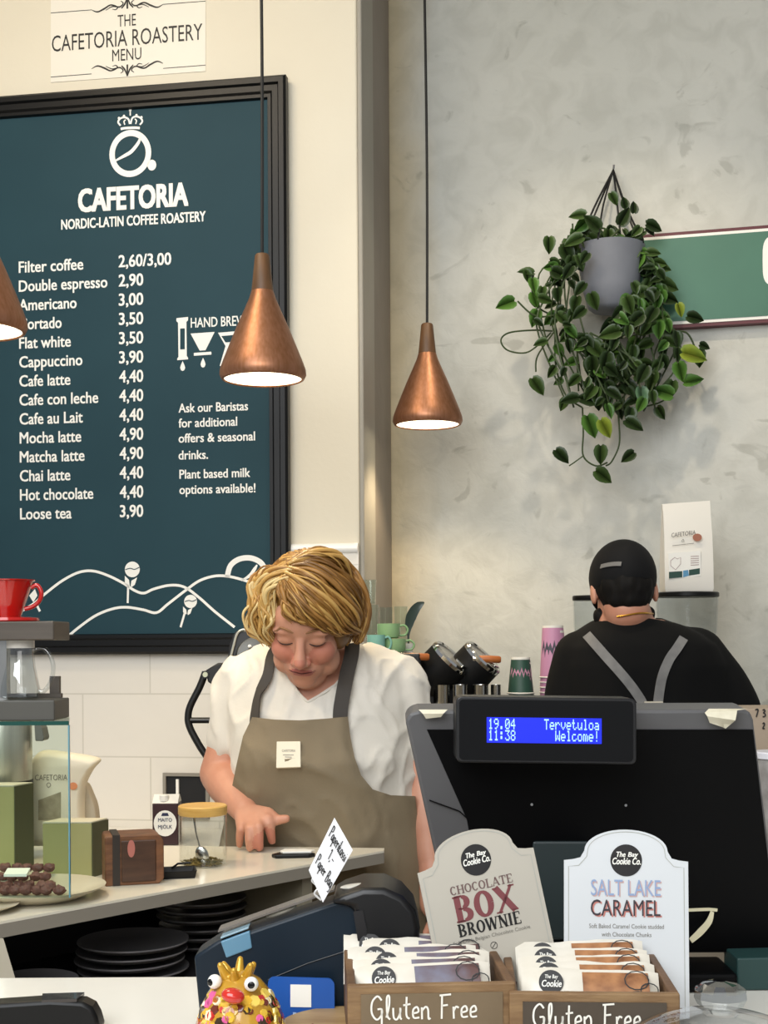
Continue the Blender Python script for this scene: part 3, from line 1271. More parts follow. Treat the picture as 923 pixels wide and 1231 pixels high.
# socket recess in the tiles
sq = thing('wall_socket', lw(222, 985, 0.012), 'dark recessed wall socket in a grey frame on the white tiles behind the milk carton', 'wall socket')
b = new()
z0, z1 = lw(222, 984, .0125).z, lw(222, 929, .0125).z
a0, a1 = s_of(lw(197, 950, .0125)), s_of(lw(252, 950, .0125))
rg = []
for ins, h in ((0, .0125), (0, .022), (.008, .022), (.008, .0135)):
    rg.append([b.verts.new(lwp(s, z, h)) for s, z in ((a0 + ins, z0 + ins), (a1 - ins, z0 + ins), (a1 - ins, z1 - ins), (a0 + ins, z1 - ins))])
skin_rings(b, rg, cap=False)
obj('frame', b, mat('socket_frame', '8d877c', 0.5), sq, smooth=0)
b = new()
hexa(b, [lwp(s, z, h) for h in (.0145, .0125) for s, z in ((a0 + .008, z0 + .008), (a1 - .008, z0 + .008), (a1 - .008, z1 - .008), (a0 + .008, z1 - .008))])
obj('insert', b, mat('socket_black', '0a0a0b', 0.6), sq, smooth=0)
b = new(); sx = s_of(lw(214, 950, .0125))
hexa(b, [lwp(s, z, h) for h in (.021, .0147) for s, z in ((sx - .003, z0 + .012), (sx + .004, z0 + .012), (sx + .004, z1 - .016), (sx - .003, z1 - .016))])
obj('switch', b, M_white, sq, smooth=0)

# milk carton behind the jar
mc_d = 3.1
mo = P(201, 1012, mc_d); mo.z = 0.86
mk = thing('milk_carton', mo, 'dark brown drink carton with a white round label behind the glass jar', 'carton')
w, dp = 0.0295, 0.028
zt_ = P(201, 964, mc_d).z
b = new()
box(b, (mo.x - w, mo.y - dp, 0.861), (mo.x + w, mo.y + dp, zt_))
obj('carton_body', b, mat('carton_brown', '3a2326', 0.45), mk, smooth=0, bevel=0.002)
b = new()
q = [V((mo.x - w, mo.y - dp, zt_)), V((mo.x + w, mo.y - dp, zt_)), V((mo.x + w, mo.y + dp, zt_)), V((mo.x - w, mo.y + dp, zt_))]
t2 = [V((mo.x - w, mo.y - .003, zt_ + .018)), V((mo.x + w, mo.y - .003, zt_ + .018)), V((mo.x + w, mo.y + .003, zt_ + .018)), V((mo.x - w, mo.y + .003, zt_ + .018))]
hexa(b, q + t2)
obj('gable_top', b, M_paper, mk, smooth=0)
b = new(); lathe(b, V((mo.x - .004, mo.y - .016, zt_ + .004)), [(.011, 0), (.011, .013), (.009, .015)], 20)
obj('cap', b, M_white, mk)
b = new()
fp = mo.y - dp - .0006
lc = V((mo.x, fp, zt_ - .046))
disc(b, lc, V((.0265, 0, 0)), V((0, 0, .03)))
obj('round_label', b, M_white, mk, smooth=0)
b = new()
for s, dz in (('MAITO', .004), ('MJÖLK', -.012)):
    text(b, s, lc + V((-.016, -.0004, dz)), V((1, 0, 0)), UP, .032, .008, .01)
poly(b, [lc + V((x, -.0004, z)) for x, z in ((-.009, .017), (.009, .017), (.006, .024), (-.006, .024))])
obj('label_text', b, mat('label_navy', '2a3050', 0.5), mk, smooth=0)

# ------------------------------------------------------------------ glass jar with bamboo lid
G_clear = glass_mat('clear_glass', 'fbfcfb', 0.4)
G_server = glass_mat('server_glass', 'f4f6f6', 0.6, .03)
G_green = glass_mat('green_edge_glass', 'f0f7f3', 0.12)
M_bamboo = mat('bamboo', 'dcb163', 0.45, color2='c99a4c', nscale=18, stretch=(1, 1, 6))
M_steel = mat('polished_steel', 'c9c9c6', 0.18, 1.0)
jo = Pz(244, 1040, CT)
jd = (jo - CAM).y
jk = jd / F_PX
jar = thing('glass_jar', jo, 'glass jar with a bamboo lid and a spoon, a few dried leaves at the bottom', 'jar')
jr = 28.5 * jk
hh = P(244, 980, jd).z - jo.z
b = new(); lathe(b, jo, shell([(jr * .9, 0.0005), (jr, .004), (jr, hh)], .0022), 40)
obj('jar_glass', b, G_clear, jar)
b = new(); lathe(b, jo + UP * (hh + .0005), [(jr * .9, 0), (jr * 1.0, .001), (jr * 1.03, .003), (jr * 1.03, .016), (jr * .98, .018)], 40)
obj('lid', b, M_bamboo, jar)
sp = thing('teaspoon', jo + UP * .01, 'steel teaspoon standing inside the glass jar', 'spoon')
b = new()
tube(b, [jo + V((-.004, -.008, .03)), jo + V((-.012, -.004, .06)), jo + V((-.016, .0, hh - .004))], [.0016, .0014, .0022], 8)
obj('handle', b, M_steel, sp)
b = new(); ellipsoid(b, jo + V((.0, -.012, .02)), V((.0115, 0, .002)), V((0, .004, 0)), V((-.004, 0, .016)))
obj('bowl', b, M_steel, sp)
b = new()
for i in range(120):
    a, r = rnd.uniform(0, 6.28), jr * .82 * math.sqrt(rnd.random())
    p = jo + V((math.cos(a) * r, math.sin(a) * r, .004 + rnd.uniform(0, .014) * (1 - r / jr)))
    t = V((rnd.uniform(-1, 1), rnd.uniform(-1, 1), rnd.uniform(-.4, .4))).normalized() * .007
    tube(b, [p - t, p, p + t], [.0005, .0018, .0005], 5)
tl = obj('dried_tea_leaves', b, [mat('dried_tea', '8a7238', 0.8, color2='4f4a22', nscale=60)])
tag(tl, 'handful of dried tea leaves at the bottom of the glass jar', 'tea leaves')
tl['kind'] = 'stuff'

# black scoop tray left of the jar
to = Pz(215, 1056, CT)
tray = thing('black_tray', to, 'small black tray with a thin handle between the wooden box and the jar', 'tray')
kk = (to - CAM).y / F_PX
b = new()
a_ = R(12)
Mt = Matrix.Translation(to) @ Matrix.Rotation(a_, 4, 'Z')
rg = []
for sx_, h in ((19, 0), (21, .012), (21.5, .013), (20, .012), (18, .004)):
    rg.append([b.verts.new(Mt @ V((x * sx_ * kk, y * sx_ * kk * .9 + .02, h))) for x, y in ((-1, -1), (1, -1), (1, 1), (-1, 1))])
skin_rings(b, rg)
obj('tray_body', b, M_black, tray, smooth=0)
b = new(); tube(b, [Mt @ V((-.01, .035, .012)), Mt @ V((.0, .03, .02)), Mt @ V((.022, .03, .021))], .0018, 8)
obj('handle', b, M_black, tray)

# phone shaped black thing with a white pad near the hand
po = Pz(352, 1031, CT)
pen = thing('card_holder', po, 'small black holder with a white card lying beside the hand', 'card holder')
kk = (po - CAM).y / F_PX
b = new()
pl = [po + V((x * kk, y * kk, 0)) for x, y in ((-26, 2), (-20, -8), (20, -4), (27, 6), (14, 18), (-14, 20))]
prism(b, pl, [q + UP * .007 for q in pl])
obj('holder', b, M_black, pen, smooth=0, bevel=.002)
b = new()
pl = [po + V((x * kk, y * kk, .0073)) for x, y in ((-16, 8), (-12, 0), (22, 4), (26, 14), (12, 22), (-12, 22))]
prism(b, pl, [q + UP * .004 for q in pl])
obj('card', b, M_paper, pen, smooth=0, bevel=.001)

# ------------------------------------------------------------------ wooden box
bo = Pz(162, 1064, CT)
bd = (bo - CAM).y
kk = bd / F_PX
wbx = thing('wooden_box', bo, 'brown wooden box with a dark strap and a pinkish oval label', 'box')
az = R(-20)
Mb = Matrix.Translation(bo) @ Matrix.Rotation(R(16), 4, 'Z')
hx, hz = 35 * kk, 60 * kk
M_wood = mat('brown_wood', '7a4f30', 0.5, color2='5a3722', nscale=6, stretch=(3, 3, 14), bump=.1)
b = new()
pr_ = []
rr = 12 * kk
for cx_, cz_, a0_ in ((hx - rr, hz - rr, 0), (-hx + 4 * kk, hz - 4 * kk, 90)):
    rad = rr if a0_ == 0 else 4 * kk
    for i in range(6):
        a = R(a0_ + i * 18)
        pr_.append((cx_ + rad * math.cos(a), cz_ + rad * math.sin(a)))
pr_ += [(-hx, 0), (hx - rr * .5, 0), (hx, rr * .5)]
f = [Mb @ V((x, 0, z)) for x, z in pr_]
prism(b, f, [Mb @ V((x, .07, z)) for x, z in pr_])
obj('box_body', b, M_wood, wbx, smooth=30, bevel=.002)
b = new()
for x0 in (-.62,):
    hexa(b, [Mb @ V((x, y, z)) for y in (-.0015, .0715) for x, z in ((x0 * hx - .006, 0.001), (x0 * hx + .006, 0.001), (x0 * hx + .006, hz + .0015), (x0 * hx - .006, hz + .0015))])
obj('strap', b, mat('strap_dark', '2a211b', 0.6), wbx, smooth=0)
b = new()
hexa(b, [Mb @ V((x, y, z)) for y in (-.0035, -.0002) for x, z in ((-.45 * hx, .006), (.72 * hx, .006), (.72 * hx, hz * .9), (-.45 * hx, hz * .9))])
obj('front_panel', b, mat('dark_brown_wood', '4d3222', 0.45, color2='3b2519', nscale=6, stretch=(3, 3, 14)), wbx, smooth=0, bevel=.003)
b = new(); disc(b, Mb @ V((-.12 * hx, -.0042, hz * .74)), (Mb.to_3x3() @ V((4.5 * kk, 0, 0))), UP * 10.5 * kk)
obj('oval_label', b, mat('pink_label', 'b0685c', 0.6), wbx, smooth=0)

# ------------------------------------------------------------------ green tea boxes
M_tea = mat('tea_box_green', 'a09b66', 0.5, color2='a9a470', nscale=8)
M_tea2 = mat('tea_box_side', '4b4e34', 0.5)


def tea_box(u0, u1, us, v_top, v_bot, label, depth=.05):
    o = Pz((u0 + u1) / 2, v_bot, CT)
    d = (o - CAM).y
    t = thing('tea_box', o, label, 'box')
    x0, x1 = P(u0, 1000, d).x, P(u1, 1000, d).x
    x2 = x1 + (us - u1) * d / F_PX * 0.75
    zt = P(u0, v_top, d).z
    f = [V((x0, d, CT)), V((x1, d, CT)), V((x1, d, zt)), V((x0, d, zt))]
    bk = [q + V((x2 - x1, depth, 0)) for q in f]
    bb = new(); hexa(bb, f + bk)
    ob = obj('carton', bb, M_tea, t, smooth=0, bevel=.0015)
    bb = new(); hexa(bb, [f[3] + UP * .0004, f[2] + UP * .0004, f[2] + UP * .0024, f[3] + UP * .0024, bk[3] + UP * .0004, bk[2] + UP * .0004, bk[2] + UP * .0024, bk[3] + UP * .0024])
    obj('lid', bb, mat('tea_lid_cream', 'ddd6bd', 0.5), t, smooth=0)
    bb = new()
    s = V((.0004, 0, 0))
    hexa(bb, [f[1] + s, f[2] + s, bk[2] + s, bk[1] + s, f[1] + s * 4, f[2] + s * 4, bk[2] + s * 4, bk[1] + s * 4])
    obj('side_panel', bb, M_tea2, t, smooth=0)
    return t


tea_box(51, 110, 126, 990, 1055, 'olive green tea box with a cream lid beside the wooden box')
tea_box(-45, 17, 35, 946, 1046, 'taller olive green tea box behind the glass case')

# ------------------------------------------------------------------ steel flask behind the glass
fo = Pz(2, 1032, CT)
fd = (fo - CAM).y
kk = fd / F_PX
fl = thing('airpot_flask', fo, 'brushed steel flask behind the left tea box', 'flask')
zb_, zt2 = P(0, 938, fd).z, P(0, 867, fd).z
b = new(); lathe(b, V((fo.x, fd, CT)), [(32 * kk, 0), (36 * kk, .006), (36 * kk, zb_ - CT - .012), (37.5 * kk, zb_ - CT - .008), (37.5 * kk, zb_ - CT)], 40)
obj('base', b, M_black, fl)
b = new(); lathe(b, V((fo.x, fd, zb_)), [(36 * kk, .0004), (36.5 * kk, .002), (36.5 * kk, zt2 - zb_), (34 * kk, zt2 - zb_ + .01)], 40)
obj('cylinder', b, mat('brushed_steel', 'd2cfc6', 0.35, .75, color2='c2bfb6', nscale=3, stretch=(40, 40, .2)), fl)
b = new(); q = V((fo.x, fd, zt2))
pts_ = [(36, -.002), (40, .0), (44, -.012), (46, -.03), (45, -.036), (37, -.036)]
f = [q + V((x * kk * 1.2, -.02, z)) for x, z in pts_]
prism(b, f, [w_ + V((0, .04, 0)) for w_ in f])
obj('spout', b, mat('grey_plastic', '6d6a66', 0.5), fl, smooth=0, bevel=.002)

# ------------------------------------------------------------------ cream coffee bag lying behind
bgd = 2.55
bg_o = P(72, 1005, bgd); bg_o.z = CT
cb = thing('coffee_bag', bg_o, 'cream paper coffee bag slumped behind the green tea box', 'coffee bag')
M_bag = mat('cream_bag', 'e9e0cb', 0.55, color2='e2d8c1', nscale=6)
zf = CT - bg_o.z


def pillow(bm, outline, d, depth, inset=.25, rings=5):
    c = sum((P(u, v, d) for u, v in outline), V((0, 0, 0))) / len(outline)
    pts = [P(u, v, d) for u, v in outline]
    rs_ = []
    for i in range(rings * 2 + 1):
        a = -math.pi / 2 + math.pi * i / (rings * 2)
        sc_ = 1 - inset * (1 - math.cos(a))
        rs_.append([bm.verts.new(c + (p - c) * sc_ + c_f * depth * .5 * math.sin(a)) for p in pts])
    skin_rings(bm, rs_)


b = new()
zbp = 770 + (1.33 - CT) / bgd * F_PX
ol = catmull([V((u, v, 0)) for u, v in ((12, zbp - 4), (18, 975), (26, 940), (38, 915), (52, 902), (80, 904), (112, 909), (121, 914), (112, 925), (103, 945), (101, 975), (103, zbp - 4))], 4)
pillow(b, [(q.x, q.y) for q in ol], bgd, .06, .22)
obj('bag', b, M_bag, cb, smooth=60)
b = new()
ol = catmull([V((u, v, 0)) for u, v in ((100, zbp - 4), (99, 960), (104, 940), (112, 955), (118, 975), (120, zbp - 4))], 4)
pillow(b, [(q.x, q.y) for q in ol], bgd + .035, .04, .2)
obj('gusset', b, mat('bag_gusset', 'b9ad97', 0.6), cb, smooth=60)
b = new()
pln = P(60, 935, bgd - .0315)
ptext(b, 'CAFETORIA', 42, 938, 81, 6.5, pln, V((0, -1, 0)), 0.0, 0.0)
sl = lambda pts, w: ribbon(b, catmull([Pp(u, v, pln, V((0, -1, 0))) for u, v in pts], 4), V((0, -1, 0)), w * bgd / F_PX)
sl([(58, 947), (56, 943), (59, 941), (61, 944), (58, 947)], .7)
obj('print', b, mat('grey_print', '77726a', 0.6), cb, smooth=0)
b = new()
f = [Pp(u, v, pln, V((0, -1, 0))) for u, v in ((46, 962), (73, 952), (73, 985), (46, 986))]
prism(b, f, [q + c_f * .0012 for q in f])
obj('label', b, mat('bag_label', 'b3a88e', 0.6, color2='9b8f76', nscale=60), cb, smooth=0)
b = new(); disc(b, Pp(88, 945, pln - c_f * .001, V((0, -1, 0))), V((.008, 0, 0)), V((0, 0, .007)))
obj('seal_sticker', b, mat('orange_sticker', 'd68a5c', 0.5), cb, smooth=0)

# ------------------------------------------------------------------ plates with truffles in front
M_stone = mat('stoneware', 'cfc6b0', 0.35, color2='bdb39c', nscale=10)
M_choc = mat('truffle_brown', '80504a', 0.6, color2='5a3530', nscale=40, bump=.3, bscale=90)
so = Pz(45, 1079, CT)
kk = (so - CAM).y / F_PX
ob = new()
lathe(ob, so, [(50 * kk, 0), (56 * kk, .003), (80 * kk, .017), (81 * kk, .019), (78 * kk, .0185), (52 * kk, .007)], 56)
tag(obj('serving_plate', ob, M_stone, loc=so), 'wide stoneware plate of brown truffles in front of the green tea box', 'plate')
so2 = Pz(-25, 1096, CT)
ob = new()
k2 = (so2 - CAM).y / F_PX
lathe(ob, so2, [(26 * k2, 0), (30 * k2, .003), (46 * k2, .010), (47 * k2, .0115), (45 * k2, .011), (28 * k2, .006)], 48)
tag(obj('side_plate', ob, M_stone, loc=so2), 'smaller stoneware plate cut off by the picture edge', 'plate')
n = 0
spots = []
for row, (v, zz) in enumerate(((1070, .008), (1064, .008), (1058, .014), (1053, .022))):
    for u in range(-8, 72, 13):
        uu = u + row * 5
        if uu > 74 - row * 4:
            continue
        spots.append((uu, v, zz))
tr0 = None
names = ['front row', 'second row', 'third row', 'top of the heap']
for i, (u, v, zz) in enumerate(spots):
    q = Pz(u + rnd.uniform(-2, 2), v + 3, CT + .012)
    q.z = CT + zz
    b = new()
    bmesh.ops.create_icosphere(b, subdivisions=3, radius=1)
    sdx = rnd.uniform(0, 50)
    for vt in b.verts:
        nz = 1 + .25 * noise.noise(vt.co * 2 + V((sdx, 0, 0)))
        vt.co = V((vt.co.x * .0098 * nz, vt.co.y * .0088 * nz, (vt.co.z * .0075 + .0075) * nz)) + q
    row = [1070, 1064, 1058, 1053].index(v)
    tag(obj('truffle', b, M_choc, loc=q), 'small brown chocolate truffle, %s of the plate by the glass' % names[row], 'truffle', 'truffles, %s' % names[row])
b = new()
q = Pz(20, 1062, CT + .02)
bx = [q + V((x, y, z)) for y, z in ((-.008, .012), (.014, .018)) for x in (-.018, .018)]
f = [bx[0], bx[1], bx[3], bx[2]]
prism(b, f, [w_ + UP * .004 for w_ in f])
tag(obj('name_card', b, M_paper, smooth=0), 'blank white card laid on the heap of truffles', 'card')

# ------------------------------------------------------------------ glass case
gd = 1.98
zg = P(82, 867, gd).z
xg = P(82, 900, gd).x
yg = gd
g0 = Pz(82, 1058, CT)
yg = g0.y - .0
yg = gd
case = thing('glass_case', V((xg - .16, yg + .12, CT)), 'clear glass case with green edges at the left end of the work counter', 'glass case')
xl = xg - .34
b = new(); box(b, (xl, yg, CT + .02), (xg, yg + .005, zg - .006))
obj('front_pane', b, G_green, case, smooth=0)
b = new()
xb_ = P(84, 860, yg + .11).x
tq = [V((xl, yg + .001, zg)), V((xg + .001, yg + .001, zg)), V((xb_, yg + .11, zg)), V((xl, yg + .11, zg))]
prism(b, tq, [q - UP * .0055 for q in tq])
obj('top_pane', b, G_green, case, smooth=0)
M_gedge = mat('glass_edge_green', '1f4a42', 0.15)
b = new(); box(b, (xl, yg - .0015, zg - .0058), (xg + .0015, yg + .0008, zg + .0002))
obj('top_edge', b, M_gedge, case, smooth=0)
b = new(); box(b, (xg - .0002, yg - .0005, CT + .02), (xg + .0016, yg + .0055, zg - .006))
obj('corner_edge', b, mat('glass_edge_reflection', '5f97a8', 0.1), case, smooth=0)  # bright blue reflection along the pane edge, put into its flat colour
b = new(); box(b, (xl - .004, yg + .006, CT), (xl + .0, yg + .11, zg - .006))
obj('side_pane', b, G_green, case, smooth=0)
for xx in (xl + .002, ):
    b = new(); box(b, (xx, yg, CT + .0005), (xx + .01, yg + .01, CT + .0195))
    obj('foot', b, M_steel, case, smooth=0)

# ------------------------------------------------------------------ pour-over stand on the case
M_slab = mat('stand_grey', '4a4842', 0.5)
M_brownwood = mat('stand_wood', '4d443a', 0.5, color2='40382f', nscale=6, stretch=(2, 2, 14))
yd = gd + .006
st = thing('pour_over_stand', V((xg - .1, yd + .05, zg + .0003)), 'grey and brown pour-over stand on top of the glass case', 'coffee stand')
X = lambda u: P(u, 800, yd).x
Z = lambda v: P(0, v, yd).z
zs = P(30, 842, yd).z
b = new(); box(b, (X(-90), yd, zg + .0003), (X(65), yd + .095, zs))
obj('base', b, M_slab, st, smooth=0, bevel=.002)
b = new(); box(b, (X(-90), yd, Z(770)), (X(65), yd + .1, Z(747)))
obj('shelf', b, M_brownwood, st, smooth=0, bevel=.002)
b = new(); box(b, (X(-14), yd + .03, zs), (X(1), yd + .05, Z(770)))
obj('post', b, M_steel, st, smooth=0)
b = new()
box(b, (X(-60), yd + .08, zs + .0003), (X(57), yd + .094, zs + .007)); 
obj('drip_ledge', b, M_brownwood, st, smooth=0)
b = new()
box(b, (X(43), yd + .081, zs + .0072), (X(55), yd + .093, Z(815)))
obj('ledge_block', b, M_brownwood, st, smooth=0)

# glass server
yo = yd + .045
ks = yo / F_PX
sv_o = V((P(24, 800, yo).x, yo, zs + .0004))
sv = thing('glass_server', sv_o, 'glass coffee server with a looped handle on the pour-over stand', 'coffee server')
hS = P(0, 778, yo).z - zs
b = new(); lathe(b, sv_o, shell([(20 * ks, .0004), (23.5 * ks, .004), (23.5 * ks, .016), (18 * ks, hS * .62), (16.5 * ks, hS * .9), (16.5 * ks, hS)], .0022), 40)
obj('vessel', b, G_server, sv)
b = new(); lathe(b, sv_o + UP * (hS - .002), [(17 * ks, 0), (17.3 * ks, .001), (17.3 * ks, .0155), (16 * ks, .0165)], 32)
obj('lid', b, mat('server_lid', 'e8e4dc', 0.25), sv)
b = new()
tube(b, catmull([sv_o + V((x * ks, 0, z)) for x, z in ((16, hS * .93), (28, hS * .97), (37, hS * .8), (40, hS * .55), (36, hS * .3), (28, hS * .14), (23, .012))], 6), .0034, 10)
obj('handle', b, G_server, sv)

# red dripper on the stand shelf
zd = Z(747)
yr = yd + .05
kr = yr / F_PX
dr_o = V((P(8, 745, yr).x, yr, zd))
dr = thing('coffee_dripper', dr_o, 'red ceramic coffee dripper on the pour-over stand', 'coffee dripper')
M_red = mat('red_ceramic', 'b3150f', 0.12, coat=.5)
hD = P(0, 697, yr).z - zd
b = new(); lathe(b, dr_o, [(38 * kr, .0003), (39 * kr, .002), (38 * kr, .006), (22 * kr, .008), (18 * kr, .009)], 44)
obj('saucer', b, M_red, dr)
b = new(); lathe(b, dr_o + UP * .0088, shell([(17 * kr, 0), (18 * kr, .003), (32 * kr, hD * .82), (34 * kr, hD - .011), (34.5 * kr, hD - .009)], .004), 44)
obj('cone', b, M_red, dr)
b = new()
tube(b, catmull([dr_o + V((x * kr, -.006, hD * z)) for x, z in ((31, .8), (38, .86), (43, .7), (41, .5), (33, .36), (23, .3))], 6), .0034, 10)
obj('handle', b, M_red, dr)

# ------------------------------------------------------------------ espresso machine along the right wall
MZ = 1.172
SZ = 1.300
M_mach = mat('machine_black', '121213', 0.35)
M_chrome = mat('chrome', 'd6d6d4', 0.08, 1.0)
M_wooden = mat('orange_wood', 'b5682e', 0.35, color2='9a5424', nscale=12)
b = new()
cp_ = [(.12, -.004), (.12, -.53), (.47, -.53), (.47, -.38), (1.5, -.38), (1.5, -.004)]
prism(b, [V((x, y, .9)) for x, y in cp_], [V((x, y, 0)) for x, y in cp_])
bc = local('rear_counter', b, mat('back_counter_grey', 'b9b5aa', 0.4), RW_PT, -TH_R)
tag(bc, 'grey rear counter under the plaster wall carrying the espresso machine and grinders', 'counter')
em = thing('espresso_machine', V((.1, 3.3, .9)), 'black espresso machine with two round chrome rimmed groups and wooden handles', 'espresso machine')
b = new(); box(b, (-.02, 3.24, .9005), (.46, 3.46, MZ))
obj('body', b, M_mach, em, smooth=0, bevel=.006)
b = new(); box(b, (-.1, 3.07, MZ + .0005), (.085, 3.26, SZ))
obj('cup_shelf', b, M_mach, em, smooth=0, bevel=.006)
b = new(); box(b, (-.02, 3.03, 1.06), (.3, 3.2395, 1.078))
obj('drip_tray', b, M_steel, em, smooth=0, bevel=.003)
axd = V((.66, -.22, .70)).normalized()


def group_head(u, v, d):
    c = P(u, v, d)
    x, y, z = basis(axd)
    r = .054
    bb = new()
    lathe(bb, c - axd * .10, [(r * .55, 0), (r * .82, .012), (r * .97, .035), (r * 1.0, .06), (r * .98, .094)], 36, axd)
    g = obj('group_drum', bb, mat('drum_black', '0b0b0c', .55, spec=.25), em)
    bb = new()
    lathe(bb, c - axd * .006, [(r * .84, 0), (r * .99, 0), (r * 1.0, .008), (r * .93, .013), (r * .84, .010)], 40, axd, closed=True)
    obj('chrome_ring', bb, M_chrome, g)
    bb = new(); lathe(bb, c - axd * .004, [(r * .83, 0), (r * .83, .005)], 36, axd)
    obj('cover_plate', bb, mat('cover_grey', '8b8b88', 0.3), g)
    bb = new()
    q = c + axd * .006 - UP * .0
    dn = (V((.0, -.3, -1)) - axd * V((.0, -.3, -1)).dot(axd)).normalized()
    sd = axd.cross(dn)
    hexa(bb, [q + dn * a + sd * s + axd * h for h in (0, .008) for a, s in ((.020, -.016), (.020, .016), (.046, .011), (.046, -.011))])
    obj('clasp', bb, M_chrome, g, smooth=0, bevel=.003)
    bb = new()
    cc_ = c - axd * .05
    box(bb, (cc_.x - .035, cc_.y - .01, MZ + .0005), (cc_.x + .04, cc_.y + .05, cc_.z))
    obj('pedestal', bb, M_mach, g, smooth=0, bevel=.008)


group_head(542, 791, 3.14)
group_head(580, 791, 3.17)
for (u0, v0), (u1, v1), d in (((484, 789), (516, 790), 3.08), ((574, 792), (602, 793), 3.13)):
    b = new()
    p, q = P(u0, v0, d), P(u1, v1, d)
    dr_ = (q - p).normalized()
    lathe(b, p, [(.003, 0), (.0075, .003), (.009, .02), (.0085, (q - p).length - .004), (.006, (q - p).length)], 20, dr_)
    h = obj('steam_knob', b, M_wooden, em)
    b = new(); lathe(b, p - dr_ * .012, [(.009, 0), (.010, .002), (.010, .010), (.006, .0119)], 20, dr_)
    obj('knob_collar', b, M_chrome, h)
for u, wpx, d, lab in ((531, 10, 3.12, 'first steel milk jug from the left behind the till screen'), (553, 9, 3.10, 'second steel milk jug from the left behind the till screen'), (577, 10, 3.12, 'third steel milk jug from the left behind the till screen'),
                       (596, 6, 3.14, 'narrow steel milk jug at the right of the jug row')):
    o = P(u, 860, d); o.z = 1.0785
    kk = d / F_PX
    b = new()
    h = P(u, 823, d).z - 1.0785
    lathe(b, o, shell([(wpx * kk, .0005), (wpx * kk * 1.02, .004), (wpx * kk, h - .003), (wpx * kk * 1.04, h)], .0014), 28)
    tag(obj('milk_jug', b, M_steel, loc=o), lab, 'jug', 'steel jugs by the espresso machine')

# glasses and mugs on the cup shelf
G_tumbler = glass_mat('tumbler_glass', 'f6faf8', 0.4)


def glass(u, v_top, z0, d, wpx, lab):
    o = P(u, 780, d); o.z = z0
    kk = d / F_PX
    h = P(u, v_top, d).z - z0
    b = new(); lathe(b, o, shell([(wpx * .8 * kk, .0005), (wpx * .84 * kk, .003), (wpx * kk, h)], .0022), 28)
    return tag(obj('drinking_glass', b, G_tumbler, loc=o), lab, 'glass', 'glasses on the espresso machine'), h


g_, h_ = glass(447, 727, SZ + .0005, 3.2, 8.5, 'clear glass lowest of the two stacked beside the blonde hair')
glass(445, 697, SZ + .001 + h_, 3.2, 8, 'clear glass topmost of the two stacked beside the blonde hair')
glass(464, 730, SZ + .0005, 3.22, 8.5, 'clear glass standing left of the pair behind the green mugs')
glass(482, 729, SZ + .0005, 3.22, 8.5, 'clear glass behind the handles of the green mugs')
M_mug = mat('green_glaze', '7fa273', 0.2, color2='8aae7e', nscale=6)
M_mint = mat('mint_glaze', '7fb5a8', 0.2)


def mug(u, z0, d, rp, hp, mt, lab):
    o = P(u, 780, d); o.z = z0
    kk = d / F_PX
    r, h = rp * kk, hp * kk
    t = thing('mug', o, lab, 'mug', 'mugs stacked on the espresso machine')
    b = new(); lathe(b, o, shell([(r * .72, .0004), (r * .9, .003), (r, h * .4), (r * .98, h)], .003), 32)
    obj('cup', b, mt, t)
    b = new(); tube(b, catmull([o + V((r * a, 0, h * c)) for a, c in ((.96, .82), (1.35, .88), (1.65, .6), (1.45, .25), (.95, .2))], 5), .0026, 8)
    obj('handle', b, mt, t)
    return h


h1 = mug(473, SZ + .0005, 3.15, 15, 17, M_mug, 'green glazed mug at the bottom of the small stack by the glasses')
mug(467, SZ + .001 + h1, 3.15, 14, 18, M_mug, 'green glazed mug on top of another green mug')
mug(452, SZ + .0005, 3.12, 11, 22, M_mint, 'mint coloured mug half hidden by the blonde hair')
# plant with one long leaf
lo = P(491, 780, 3.21); lo.z = SZ + .0005
lp = thing('potted_plant', lo, 'small potted plant with one long dark leaf beside the glasses', 'plant')
b = new(); lathe(b, lo, shell([(.010, 0), (.013, .022)], .002), 20)
obj('pot', b, M_paper, lp)
b = new()
mid = catmull([lo + V((0, 0, .012)), P(491, 757, 3.21), P(494, 742, 3.21), P(501, 730, 3.21), P(510, 724, 3.21)], 6)
wds = [.003, .006, .02, .026, .024, .018, .002]
n = len(mid)
pr0 = None
for i, p in enumerate(mid):
    t = (mid[min(i + 1, n - 1)] - mid[max(i - 1, 0)]).normalized()
    s = t.cross(V((.3, -1, .2)).normalized()).normalized()
    w = samp(wds, i, n)
    cur = [b.verts.new(p - s * w / 2), b.verts.new(p + V((0, .002, -.001))), b.verts.new(p + s * w / 2)]
    if pr0:
        b.faces.new((pr0[0], pr0[1], cur[1], cur[0]))
        b.faces.new((pr0[1], pr0[2], cur[2], cur[1]))
    pr0 = cur
obj('leaf', b, mat('dark_leaf', '2b3a33', 0.35), lp, smooth=180)

# paper cups, stacked upside down
M_pink = mat('pink_paper', 'c98fae', 0.5)
M_gcup = mat('green_paper', '2f4f42', 0.5)
M_cupw = mat('cup_white', 'ece7dd', 0.5)
M_cupp = mat('cup_print_pink', 'c990a8', 0.5)


